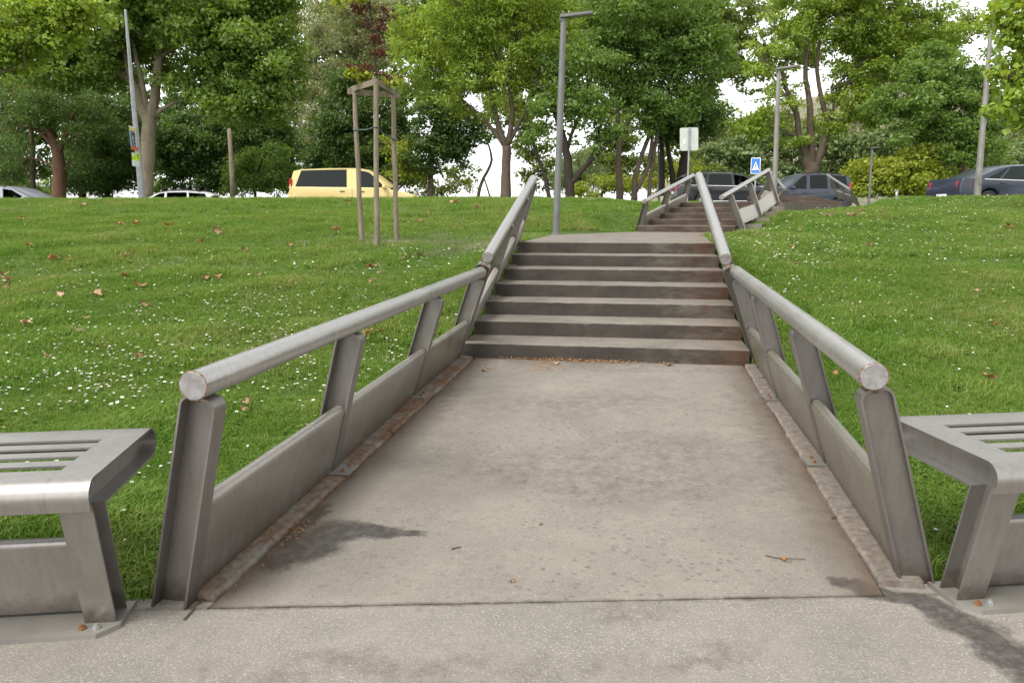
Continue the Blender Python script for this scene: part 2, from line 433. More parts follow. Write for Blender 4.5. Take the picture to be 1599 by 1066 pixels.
    blade('grass_blade', [(0.12, (0.070, 0.158, 0.017)), (0.40, (0.122, 0.234, 0.029)), (0.64, (0.181, 0.279, 0.047)), (0.84, (0.271, 0.287, 0.092)), (1.0, (0.404, 0.347, 0.179))])
    blade('pale_seed_grass', [(0.2, (0.16, 0.19, 0.08)), (0.5, (0.30, 0.30, 0.19)), (0.8, (0.42, 0.40, 0.29)), (1.0, (0.5, 0.47, 0.36))])
    # --- leaves
    def leaf(nm, dark, mid, light, trans=0.55, spec=0.4):
        k = NT(nm); g = k.n('ShaderNodeNewGeometry'); ri = g.outputs['Random Per Island']
        pa = k.noise(g.outputs['Position'], 0.45, 4, 0.6)
        fac = k.math('ADD', k.math('MULTIPLY', ri, 0.55), k.math('MULTIPLY', k.math('SUBTRACT', pa, 0.2), 0.75))
        col = k.ramp(fac, [(0.15, dark), (0.5, mid), (0.88, light)])
        k.l(col, k.b.inputs['Base Color']); k.b.inputs['Roughness'].default_value = 0.42; k.b.inputs['Specular IOR Level'].default_value = spec
        tr = k.n('ShaderNodeBsdfTranslucent'); k.l(k.mix(1.0, col, (1.1, 1.0, 0.4), 'MULTIPLY'), tr.inputs['Color'])
        mx = k.n('ShaderNodeMixShader'); mx.inputs[0].default_value = trans
        k.l(k.b.outputs[0], mx.inputs[1]); k.l(tr.outputs[0], mx.inputs[2]); k.l(mx.outputs[0], k.out.inputs['Surface'])
        MAT[nm] = k.m
    leaf('leaf_plane', (0.117, 0.208, 0.036), (0.196, 0.305, 0.060), (0.299, 0.397, 0.101), 0.52)
    leaf('leaf_bright', (0.169, 0.283, 0.035), (0.280, 0.400, 0.057), (0.417, 0.498, 0.098), 0.48)
    leaf('leaf_mid', (0.109, 0.204, 0.042), (0.179, 0.293, 0.068), (0.269, 0.381, 0.107))
    leaf('leaf_dark', (0.062, 0.113, 0.029), (0.100, 0.174, 0.043), (0.160, 0.239, 0.064), 0.45)
    leaf('leaf_lime', (0.192, 0.263, 0.029), (0.295, 0.368, 0.046), (0.427, 0.448, 0.080), 0.48)
    leaf('leaf_pale', (0.190, 0.221, 0.107), (0.280, 0.311, 0.151), (0.398, 0.410, 0.213), 0.35)
    leaf('leaf_red', (0.060, 0.018, 0.016), (0.105, 0.032, 0.024), (0.155, 0.060, 0.036), 0.40)
    leaf('leaf_wood', (0.109, 0.169, 0.064), (0.179, 0.250, 0.092), (0.280, 0.338, 0.133), 0.35)
    leaf('leaf_pale_green', (0.125, 0.185, 0.039), (0.188, 0.252, 0.056), (0.270, 0.319, 0.090), 0.5)  # pale green foliage of the background tree tops and scrub
    leaf('leaf_olive', (0.148, 0.169, 0.086), (0.218, 0.240, 0.118), (0.308, 0.311, 0.160), 0.35)
    # --- bark
    def bark(nm, lo, mid, hi, sc_=6):
        k = NT(nm); p = k.pos(); a = k.noise(k.mapping(p, scale=(1, 1, 0.35)), sc_, 6, 0.7); b = k.noise(k.mapping(p, scale=(5, 5, 0.7)), 6, 4, 0.6)
        col = k.mix(0.4, k.ramp(a, [(0.3, lo), (0.5, mid), (0.72, hi)]), k.ramp(b, [(0.3, lo), (0.7, hi)]))
        k.set(col=col, rough=0.9, spec=0.2); k.bump(b, 0.7, 0.03); MAT[nm] = k.m
    bark('bark_plane', (0.10, 0.082, 0.052), (0.20, 0.170, 0.112), (0.30, 0.262, 0.18), 4)
    bark('bark_brown', (0.055, 0.040, 0.027), (0.105, 0.080, 0.055), (0.17, 0.135, 0.10))
    bark('bark_dark', (0.022, 0.018, 0.014), (0.040, 0.032, 0.024), (0.075, 0.060, 0.045))
    bark('bark_red', (0.075, 0.038, 0.022), (0.13, 0.070, 0.042), (0.18, 0.11, 0.07))
    bark('bark_pale', (0.17, 0.16, 0.13), (0.27, 0.26, 0.21), (0.38, 0.36, 0.31))
    bark('stake_wood', (0.125, 0.100, 0.068), (0.20, 0.165, 0.118), (0.285, 0.245, 0.182), 9)
    # --- small things
    MAT['lamp_grey'] = simple('lamp_grey_paint', (0.150, 0.150, 0.142), 0.5, 0.35, var=0.15, scale=5)
    MAT['galv'] = simple('pole_galvanised', (0.29, 0.295, 0.295), 0.45, 0.5, var=0.15, scale=4)
    MAT['galv_dirty'] = simple('pole_weathered', (0.215, 0.205, 0.180), 0.55, 0.3, var=0.25, scale=3)
    MAT['lens'] = simple('lamp_lens', (0.16, 0.14, 0.08), 0.3)
    MAT['white'] = simple('white_enamel', (0.52, 0.54, 0.50), 0.45, var=0.06, scale=3)
    MAT['sign_blue'] = simple('sign_blue', (0.03, 0.17, 0.52), 0.4)
    MAT['sign_white'] = simple('sign_white', (0.80, 0.80, 0.78), 0.4)
    MAT['sign_black'] = simple('sign_black', (0.02, 0.02, 0.02), 0.5)
    MAT['tie'] = simple('tie_strap', (0.055, 0.085, 0.075), 0.6)
    MAT['rust_bolt'] = simple('rusty_bolt', (0.20, 0.09, 0.04), 0.85, 0.2, var=0.4, scale=60)
    MAT['bolt'] = simple('zinc_bolt', (0.38, 0.38, 0.37), 0.45, 0.6)
    MAT['petal'] = simple('daisy_petal', (0.74, 0.74, 0.70), 0.7)
    MAT['yellow'] = simple('daisy_eye', (0.75, 0.50, 0.03), 0.7)
    MAT['stem'] = simple('daisy_stem', (0.07, 0.13, 0.02), 0.7)
    k = NT('dead_leaf'); a = k.noise(k.obj(), 22, 5, 0.7); r = k.n('ShaderNodeObjectInfo').outputs['Random']
    c1 = k.ramp(a, [(0.3, (0.33, 0.165, 0.062)), (0.7, (0.52, 0.29, 0.13))]); c2 = k.ramp(a, [(0.3, (0.44, 0.31, 0.18)), (0.7, (0.68, 0.52, 0.34))])
    k.set(col=k.mix(r, c1, c2), rough=0.8, spec=0.2); MAT['dead_leaf'] = k.m
    MAT['litter'] = simple('dead_leaf_crumbs', (0.27, 0.145, 0.065), 0.9, var=0.5, scale=30)
    MAT['twig'] = simple('dry_twig', (0.085, 0.058, 0.036), 0.9, var=0.3, scale=30)
    MAT['asphalt'] = simple('asphalt', (0.055, 0.054, 0.052), 0.9, var=0.25, scale=6)
    MAT['hill'] = None
    k = NT('hill_scrub'); p = k.pos(); a = k.noise(p, 0.05, 6, 0.7); b = k.noise(p, 0.5, 6, 0.7)
    col = k.mix(0.5, k.ramp(a, [(0.4, (0.10, 0.125, 0.07)), (0.6, (0.30, 0.235, 0.18))]), k.ramp(b, [(0.35, (0.08, 0.11, 0.055)), (0.65, (0.33, 0.27, 0.21))]))
    k.set(col=col, rough=1.0, spec=0.0); MAT['hill'] = k.m
    # --- cars
    for nm, c, me, ro in (('paint_yellow', (0.60, 0.465, 0.185), 0.0, 0.30), ('paint_black', (0.018, 0.018, 0.021), 0.0, 0.28), ('paint_slate', (0.040, 0.048, 0.068), 0.0, 0.30),
                          ('paint_navy', (0.026, 0.032, 0.052), 0.0, 0.30), ('paint_silver', (0.28, 0.29, 0.32), 0.5, 0.30), ('paint_white', (0.62, 0.62, 0.60), 0.1, 0.30)):
        MAT[nm] = simple(nm, c, ro, me, 0.45, 0.25)
    k = NT('car_glass'); fr = k.n('ShaderNodeFresnel'); fr.inputs[0].default_value = 1.5
    gl = k.n('ShaderNodeBsdfGlossy'); gl.inputs['Roughness'].default_value = 0.03; gl.inputs['Color'].default_value = (0.9, 0.95, 0.92, 1)
    tp = k.n('ShaderNodeBsdfTransparent'); tp.inputs['Color'].default_value = (0.24, 0.30, 0.27, 1)
    mx = k.n('ShaderNodeMixShader'); k.l(k.math('ADD', k.math('MULTIPLY', fr.outputs[0], 0.7), 0.0, clamp=True), mx.inputs[0]); k.l(tp.outputs[0], mx.inputs[1]); k.l(gl.outputs[0], mx.inputs[2]); k.l(mx.outputs[0], k.out.inputs['Surface'])
    MAT['glass'] = k.m
    MAT['tyre'] = simple('tyre', (0.02, 0.02, 0.02), 0.8)
    MAT['rim'] = simple('alloy_rim', (0.50, 0.50, 0.50), 0.3, 0.8)
    MAT['chrome'] = simple('chrome_strip', (0.70, 0.70, 0.70), 0.2, 0.9)
    MAT['black_plastic'] = simple('black_plastic', (0.022, 0.022, 0.023), 0.5)
    MAT['interior'] = simple('car_seat_cloth', (0.035, 0.035, 0.038), 0.9)
    MAT['tail'] = simple('tail_lamp', (0.45, 0.012, 0.02), 0.2)
    MAT['head'] = simple('head_lamp', (0.70, 0.72, 0.74), 0.12, 0.3)
    MAT['amber'] = simple('amber_lamp', (0.65, 0.18, 0.03), 0.25)
    MAT['plate'] = simple('number_plate', (0.70, 0.70, 0.66), 0.5)
    MAT['skin'] = simple('skin', (0.42, 0.24, 0.17), 0.55)
    MAT['hair'] = simple('hair', (0.03, 0.02, 0.015), 0.6)
    MAT['shirt'] = simple('red_shirt', (0.35, 0.06, 0.05), 0.8)
    MAT['shirt2'] = simple('grey_shirt', (0.16, 0.17, 0.19), 0.8)
build_materials()
# ------------------------------------------------------------------ terrain
Z0 = S * 6.234; RISE = 0.1203; TREAD = 0.4844; ST_Y = 6.234
LAND_Z = Z0 + 7 * RISE
PX0, PX1 = -1.42, 0.84                     # sides of the path
F2 = np.array([-0.092, 16.04]); F2R = np.array([1.66, 15.36])
F2U = np.array([0.362, 0.932]); F2W = np.array([0.932, -0.362])
E_BL = np.array([0.9617, 0.2740]); P_BL = np.array([-0.2740, 0.9617])      # bench line and its normal

def depth_of(x, y):
    return -math.sin(YAW) * x + math.cos(YAW) * y
def side_of(x, y):
    return math.cos(YAW) * x + math.sin(YAW) * y
def lerp_tab(t, tab):
    return np.interp(t, [a for a, b in tab], [b for a, b in tab])
LEFT = [(-50, -0.3), (0, 0.0), (4.8, 0.085), (6.3, 0.15), (7.6, 0.30), (9, 0.50), (12, 0.83), (14, 1.03), (17, 1.30), (20, 1.55), (23, 1.77), (26, 1.94), (28, 2.02), (29.5, 2.03), (30.5, 1.98)]
RIGHT = [(-50, -0.3), (0, 0.0), (4.8, 0.08), (6.0, 0.15), (7.5, 0.36), (9, 0.62), (12, 1.02), (15, 1.33), (18, 1.60), (21, 1.84), (22.5, 1.91), (23.5, 1.93), (25, 1.90)]
PATHP = [(-50, -0.9), (0, -0.01), (6.2, 0.10), (7.2, 0.33), (8.2, 0.58), (9.3, 0.86), (13.2, 0.93), (17, 0.95)]
def smooth_tab(t, tab, w=0.9):
    return sum(lerp_tab(t + d * w, tab) for d in (-1, -0.6, -0.25, 0, 0.25, 0.6, 1)) / 7.0
def road_z(x):
    return np.interp(x, [-40, -16, -6, 2, 8, 14, 40], [0.5, 0.92, 1.22, 1.5, 1.62, 1.52, 1.5])
def road_d(lat):
    """depth of the near road edge against sideways offset"""
    return np.interp(lat, [-60, -14, 4, 9, 13, 18, 60], [33, 30.2, 31.5, 29.5, 26.0, 25.2, 25.2])
def gz(x, y):
    x = np.asarray(x, float); y = np.asarray(y, float)
    d = depth_of(x, y); lat = side_of(x, y)
    zl = smooth_tab(d, LEFT); zr = smooth_tab(d, RIGHT)
    mid = ss(-2.0, 6.0, x - 0.12 * y + 1.0)
    z = zl * (1 - mid) + zr * mid
    z = z + 0.035 * np.sin(x * 0.9 + 1.3) * np.sin(y * 0.55) * ss(5, 9, d) * (1 - ss(22, 26, d))
    # beside the path the lawn keeps to the level of the path
    s2 = (x - F2[0]) * F2U[0] + (y - F2[1]) * F2U[1]; l2 = (x - F2[0]) * F2W[0] + (y - F2[1]) * F2W[1]
    zp = smooth_tab(y, PATHP, 0.35)
    zp2 = LAND_Z - 0.03 + np.clip(s2 / 2.9, 0, 1) * 0.56 + np.clip((s2 - 2.9) / 10, 0, 1) * 0.12
    k = ss(13.0, 15.0, y + 0.35 * x)
    zpp = zp * (1 - k) + zp2 * k
    d1 = np.maximum(np.maximum(PX0 - 0.05 - x, x - PX1 - 0.05), 0)
    d2 = np.maximum(np.maximum(-0.1 - l2, l2 - 2.15), 0)
    dist = d1 * (1 - k) + d2 * k
    w = 1 - ss(0.05, 1.3, dist)
    w = w * (1 - ss(19.5, 22.5, d))
    z = z * (1 - w) + zpp * w
    # ground dives under the paved parts
    z = z - 0.05 * (1 - ss(0.0, 0.10, d1)) * (1 - ss(13.0, 13.5, y))
    # plaza apron in front of the benches
    inpl = ss(0.10, 0.0, (x + 1.528) * P_BL[0] + (y - 2.0125) * P_BL[1] - np.where(x > 0, -0.19, 0.0) - 0.06)
    z = np.where(inpl > 0, np.minimum(z, S * y - 0.07 * inpl), z)
    # the brow of the bank, as high as it stands against the road behind
    px = lat / np.maximum(d, 1.0) * F + PCX
    cap = np.interp(px, [-400, 0, 450, 800, 960, 1000, 1100, 1180, 1205, 1235, 1300, 1345, 1368, 1400, 1600, 2000], [311, 311, 310, 309, 311, 316, 316, 321, 332, 330, 326, 323, 313, 309, 307, 307])
    zc = 1.25 + (338 - cap) * d / F - 0.07
    z = np.where(d > 14, np.minimum(z, zc), z)
    # road cutting beyond the crest
    rd = road_d(lat); rz = road_z(lat)
    w = ss(-2.6, 0.2, d - rd)
    z = z * (1 - w) + (rz - 0.04) * w
    z = z - 0.25 * ss(10, 24, d - rd)
    return z

def spaced(lo, hi, core_lo, core_hi, fine, growth=1.09):
    a = list(np.arange(core_lo, core_hi, fine)); st = fine; v = core_lo; left = []
    while v > lo: st *= growth; v -= st; left.append(v)
    st = fine; v = a[-1]; right = []
    while v < hi: st *= growth; v += st; right.append(v)
    return np.array(left[::-1] + a + right)
def build_ground():
    xs = spaced(-900, 900, -6, 6, 0.16, 1.055); ys = spaced(-40, 1500, 1.5, 18, 0.16, 1.03)
    X, Y = np.meshgrid(xs, ys)
    Z = gz(X, Y)
    n, m = X.shape
    co = np.stack([X, Y, Z], -1).reshape(-1, 3)
    i = np.arange(n * m).reshape(n, m)
    q = np.stack([i[:-1, :-1], i[:-1, 1:], i[1:, 1:], i[1:, :-1]], -1).reshape(-1, 4)
    me = big_mesh('lawn', co, q)
    me.polygons.foreach_set('use_smooth', [True] * len(me.polygons))
    tag(link('lawn', me, None, MAT['lawn']), kind='structure')
def big_mesh(name, co, quads):
    me = bpy.data.meshes.new(name)
    k = quads.shape[1]
    me.vertices.add(len(co)); me.vertices.foreach_set('co', np.asarray(co, np.float32).ravel())
    me.loops.add(quads.size); me.loops.foreach_set('vertex_index', quads.astype(np.int32).ravel())
    me.polygons.add(len(quads)); me.polygons.foreach_set('loop_start', np.arange(0, quads.size, k, dtype=np.int32))
    me.polygons.foreach_set('loop_total', np.full(len(quads), k, np.int32))
    me.update(calc_edges=True)
    return me
build_ground()

def struct(name, bm, mat, smooth=False):
    o = link(name, mesh_of(fix(bm), name, smooth), None, mat)
    return tag(o, kind='structure')

# road and the far verge
bm = bmesh.new()
rows = []
for lat in np.linspace(-45, 45, 61):
    r0 = float(road_d(lat)) + 0.6; rz = float(road_z(lat))
    row = []
    for k, dd in enumerate((0.0, 9.5)):
        x = lat * math.cos(YAW) - (r0 + dd) * math.sin(YAW); y = lat * math.sin(YAW) + (r0 + dd) * math.cos(YAW)
        row.append(bm.verts.new((x, y, rz)))
    rows.append(row)
for a, b in zip(rows, rows[1:]):
    bm.faces.new((a[0], b[0], b[1], a[1]))
struct('road', bm, MAT['asphalt'], True)

# ------------------------------------------------------------------ ramp, plaza, kerbs, landing
JL, JR = np.array([-1.165, 2.174]), np.array([0.633, 2.526])
def slab(name, pts, top_of, thick, mat):
    bm = bmesh.new()
    bm_prism(bm, [(x, y, top_of(x, y) - thick) for x, y in pts], [(x, y, top_of(x, y)) for x, y in pts])
    return struct(name, bm, mat)
rz_ = lambda x, y: S * y
jd = (JR - JL) / np.linalg.norm(JR - JL); jn = np.array([-jd[1], jd[0]])
def jpt(x, off):
    t = (x - JL[0]) / jd[0]
    p = JL + jd * t
    return (x, p[1] + off)
KL0, KL1 = -1.31, -1.46     # left kerb: path side, lawn side
KR0, KR1 = 0.795, 0.935
slab('ramp', [jpt(KL0, 0.004), jpt(KR0, 0.004), (KR0, ST_Y + 0.3), (KL0, ST_Y + 0.3)], rz_, 0.12, MAT['ramp_concrete'])
# plaza: everything on the camera side of the joint and of the bench feet
plz = [(-30, -30), (30, -30), (30, 10.9), (1.05, 2.70), (0.945, 2.66), (KR0 + 0.004, 2.615), jpt(KR0 + 0.004, -0.004), jpt(KL0 - 0.004, -0.004), (KL0 - 0.004, 2.186), (KL1, 2.186), (-1.62, 2.16), (-30, -5.98)]
slab('plaza', plz, lambda x, y: S * y, 0.12, MAT['plaza_concrete'])
slab('joint_bed', [jpt(KL0 - 0.1, -0.03), jpt(KR0 + 0.1, -0.03), jpt(KR0 + 0.1, 0.03), jpt(KL0 - 0.1, 0.03)], lambda x, y: S * y - 0.012, 0.05, MAT['joint'])

def kerb_run(xa, xb, y_list, mat, sign):
    """kerb pieces butted along the ramp, each a stone of its own"""
    root = empty('kerb', (0.5 * (xa + xb), y_list[0], S * y_list[0]), 'rust stained kerb under the left ramp railing' if sign < 0 else 'pale cracked kerb under the right ramp railing', 'kerb')
    for ya, yb in zip(y_list, y_list[1:]):
        bm = bmesh.new()
        n = 8
        ring = []
        for i in range(n + 1):
            y = ya + 0.003 + (yb - ya - 0.006) * i / n
            j = random.uniform(-0.006, 0.006)
            dz = 0.010 + random.uniform(-0.002, 0.002)
            a, b = (xa + j, xb)
            ring.append([(a, y, S * y - 0.08), (a, y, S * y + dz), (a - sign * -0.012 * 1.0, y, S * y + dz + 0.010), (b, y, S * y + 0.026), (b, y, S * y - 0.08)])
        vs = [[bm.verts.new(p) for p in r] for r in ring]
        for r0, r1 in zip(vs, vs[1:]):
            for k in range(4):
                bm.faces.new((r0[k], r0[k + 1], r1[k + 1], r1[k]))
            bm.faces.new((r0[4], r0[0], r1[0], r1[4]))
        bm.faces.new(vs[0]); bm.faces.new(list(reversed(vs[-1])))
        link('kerb_stone', mesh_of(fix(bm), 'kerb_stone'), root, mat)
    return root
kerb_run(KL0 - 0.004, KL1, [2.19, 3.30, 4.05, 4.76, 6.20], MAT['rusty_kerb'], -1)
kerb_run(KR0 + 0.004, KR1, [2.62, 3.78, 4.35, 5.03, 6.20], MAT['pale_kerb'], 1)

# ------------------------------------------------------------------ stairs
def step_mesh(a, b, c, d, z_lo, z_hi, nose=0.008):
    """a-b is the front edge (left to right), d-c the back edge"""
    a, b, c, d = (np.array(q, float) for q in (a, b, c, d))
    fw = d - a; fw = fw / np.linalg.norm(fw)
    n = 40
    bm = bmesh.new(); rings = []
    for i in range(n + 1):
        t = i / n
        p = a + (b - a) * t; q = d + (c - d) * t
        chip = 0.012 * random.random() if random.random() < 0.10 else 0.0
        j = random.gauss(0, 0.0012); jz = random.gauss(0, 0.0008)
        f = nose + chip
        pts = [(*(p + fw * j), z_lo), (*(p + fw * j), z_hi - f * 1.1 + jz), (*(p + fw * (j + f * 0.35)), z_hi - f * 0.30 + jz), (*(p + fw * (j + f * 1.15)), z_hi + jz), (*q, z_hi), (*q, z_lo)]
        rings.append([bm.verts.new(v) for v in pts])
    for r0, r1 in zip(rings, rings[1:]):
        for k in range(6):
            bm.faces.new((r0[k], r0[(k + 1) % 6], r1[(k + 1) % 6], r1[k]))
    bm.faces.new(rings[0]); bm.faces.new(list(reversed(rings[-1])))
    fix(bm); bm.normal_update()
    for f in bm.faces:
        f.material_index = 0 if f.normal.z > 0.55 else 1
    return mesh_of(bm, 'step')
st = empty('staircase', (0.5 * (PX0 + PX1), ST_Y, Z0), 'wide flight of seven dark stained concrete steps up from the ramp', 'stairs', 'flights of concrete steps')
for k in range(7):
    y0 = ST_Y + k * TREAD
    xl, xr = PX0 + 0.003 * k, PX1 - 0.006 * k
    j = random.uniform(-0.004, 0.004)
    y1 = y0 + TREAD + 0.05 if k < 6 else y0 + TREAD
    me = step_mesh((xl, y0 + j), (xr, y0 + j + random.uniform(-0.004, 0.004)), (xr, y1), (xl, y1), Z0 - 0.3, Z0 + (k + 1) * RISE)
    link('step', me, st, [MAT['tread'], MAT['riser']])
ly = ST_Y + 7 * TREAD
slab('landing', [(PX0 + 0.02, ly), (PX1 - 0.04, ly), (0.95, 12.6), (1.50, 15.32), tuple(F2R + F2U * 0.05), tuple(F2 + F2U * 0.05), (-1.46, 13.26)],
     lambda x, y: LAND_Z - 0.004, 0.3, MAT['tread'])

# second flight, turned to the right
s2 = [0.0, 0.55, 1.21, 1.82, 2.46]
W2 = 2.02
def f2(s, l): return tuple(F2 + F2U * s + F2W * l)
st2 = empty('staircase', (*f2(0, 1.0), LAND_Z), 'narrower flight of five brown concrete steps beyond the landing', 'stairs', 'flights of concrete steps')
for k, s in enumerate(s2):
    sn = s2[k + 1] + 0.04 if k < 4 else s + 0.6
    me = step_mesh(f2(s, 0), f2(s, W2 - 0.10), f2(sn, W2 - 0.10), f2(sn, 0), LAND_Z - 0.3, LAND_Z + (k + 1) * RISE, 0.012)
    link('step', me, st2, [MAT['tread'], MAT['riser_upper']])
    bm = bmesh.new()          # pale stub that closes the end of the step on the lawn side
    q = [f2(s + 0.015, W2 - 0.097), f2(s + 0.015, W2 + 0.26), f2(sn + (0.0 if k < 4 else 0.3), W2 + 0.26), f2(sn + (0.0 if k < 4 else 0.3), W2 - 0.097)]
    zt = LAND_Z + (k + 0.25) * RISE
    bm_prism(bm, [(*p, LAND_Z - 0.3) for p in q], [(*p, zt) for p in q])
    link('end_block', mesh_of(fix(bm), 'end_block'), st2, MAT['block_end'])
TOP2 = LAND_Z + 5 * RISE

# third flight: faces the camera, further up to the right
C3 = at(1266, 318, 27.0)
def f3(s, l):
    a = np.array([math.cos(YAW), math.sin(YAW)]); b = np.array([-math.sin(YAW), math.cos(YAW)])
    b = b * 0.99 - a * 0.12; b /= np.linalg.norm(b)
    return tuple(C3[:2] + a * l + b * s)
slab('upper_path', [f2(3.0, 0), f2(3.0, W2 + 0.1), f3(0.05, 1.15), f3(0.05, -1.15)],
     lambda x, y: TOP2 + (C3[2] - TOP2) * float(np.clip((((np.array([x, y]) - F2) @ F2U) - 3.0) / 8.0, 0, 1)) - 0.006, 0.3, MAT['tread'])
st3 = empty('staircase', C3, 'low far flight of steps in front of the slate van', 'stairs', 'flights of concrete steps')
for k in range(5):
    s = 0.5 * k
    me = step_mesh(f3(s, -1.1), f3(s, 1.1), f3(s + 0.54, 1.1), f3(s + 0.54, -1.1), C3[2] - 0.4, C3[2] + (k + 1) * 0.062, 0.012)
    link('step', me, st3, [MAT['tread'], MAT['riser_upper']])

# ------------------------------------------------------------------ railings
def arc(c, r, a0, a1, n):
    return [(c[0] + r * math.cos(a0 + (a1 - a0) * i / n), c[1] + r * math.sin(a0 + (a1 - a0) * i / n)) for i in range(n + 1)]
def hairpin(w, L, r, v0=-0.03):
    return [(-w / 2, v0)] + arc((-w / 2 + r, L - r), r, math.pi, math.pi / 2, 6) + arc((w / 2 - r, L - r), r, math.pi / 2, 0, 6) + [(w / 2, v0)]
def post_mesh(base, top, along, w, depth, web_at, t=0.0075, foot=-0.03):
    base, top, along = V(base), V(top), V(along).normalized()
    L = (top - base).length
    v = (top - base).normalized()
    d = (along - v * along.dot(v)).normalized()
    u = d.cross(v).normalized()
    bm = bmesh.new()
    out = hairpin(w, L, 0.036, foot); inn = hairpin(w - 2 * t, L - t, 0.030, foot)
    P = lambda uv, dd: base + u * uv[0] + v * uv[1] + d * dd
    n = len(out)
    ro = [[bm.verts.new(P(p, dd)) for p in out] for dd in (0.0, 0.004, depth)]
    ri = [[bm.verts.new(P(p, dd)) for p in inn] for dd in (0.0, 0.004, depth)]
    for ring, flip in ((ro, 1), (ri, -1)):
        for a, b in zip(ring, ring[1:]):
            for i in range(n - 1):
                bm.faces.new((a[i], a[i + 1], b[i + 1], b[i]))
    for i in range(n - 1):
        bm.faces.new((ro[0][i], ro[0][i + 1], ri[0][i + 1], ri[0][i]))
        bm.faces.new((ro[2][i], ro[2][i + 1], ri[2][i + 1], ri[2][i]))
    fix(bm)
    inn2 = hairpin(w - 2 * t + 0.002, L - t + 0.001, 0.030, foot)
    bm_prism(bm, [P(p, web_at) for p in inn2], [P(p, web_at + 0.007) for p in inn2])
    me = mesh_of(bm, 'post'); smooth_by_angle(me, 32)
    return me, u, v, d
def panel_mesh(A, B, side, w, h0, h1, t=0.055):
    """A and B: (base, v, u, length) frames at both ends"""
    bm = bmesh.new(); rings = []
    r = t / 2 - 0.001
    prof = [(-t, h0), (-t, h1 - r)] + arc((-t / 2, h1 - r), t / 2, math.pi, 0, 10)[1:-1] + [(0.0, h1 - r), (0.0, h0)]
    for (base, v, u) in (A, B):
        rings.append([base + v * p[1] + u * side * (w / 2 - 0.006 + p[0]) for p in prof])
    mid = [[a.lerp(b, k / 6) for a, b in zip(*rings)] for k in range(7)]
    for a, b in zip(mid, mid[1:]):
        pass
    vs = [[bm.verts.new(p) for p in r_] for r_ in mid]
    n = len(prof)
    for a, b in zip(vs, vs[1:]):
        for i in range(n):
            bm.faces.new((a[i], a[(i + 1) % n], b[(i + 1) % n], b[i]))
    bm.faces.new(vs[0]); bm.faces.new(list(reversed(vs[-1])))
    me = mesh_of(fix(bm), 'panel'); smooth_by_angle(me, 35)
    return me
def bolt(parent, p, r=0.011, h=0.010, mat='bolt', nrm=None):
    bm = bmesh.new()
    ring = [(p[0] + r * math.cos(k * math.pi / 3), p[1] + r * math.sin(k * math.pi / 3)) for k in range(6)]
    bm_prism(bm, [(x, y, p[2] - 0.004) for x, y in ring], [(x, y, p[2] + h * 0.8) for x, y in ring])
    ring = [(p[0] + r * 0.55 * math.cos(k * math.pi / 4), p[1] + r * 0.55 * math.sin(k * math.pi / 4)) for k in range(8)]
    bm_prism(bm, [(x, y, p[2] + h * 0.5) for x, y in ring], [(x, y, p[2] + h * 1.5) for x, y in ring])
    return link('bolt', mesh_of(fix(bm), 'bolt'), parent, MAT[mat])
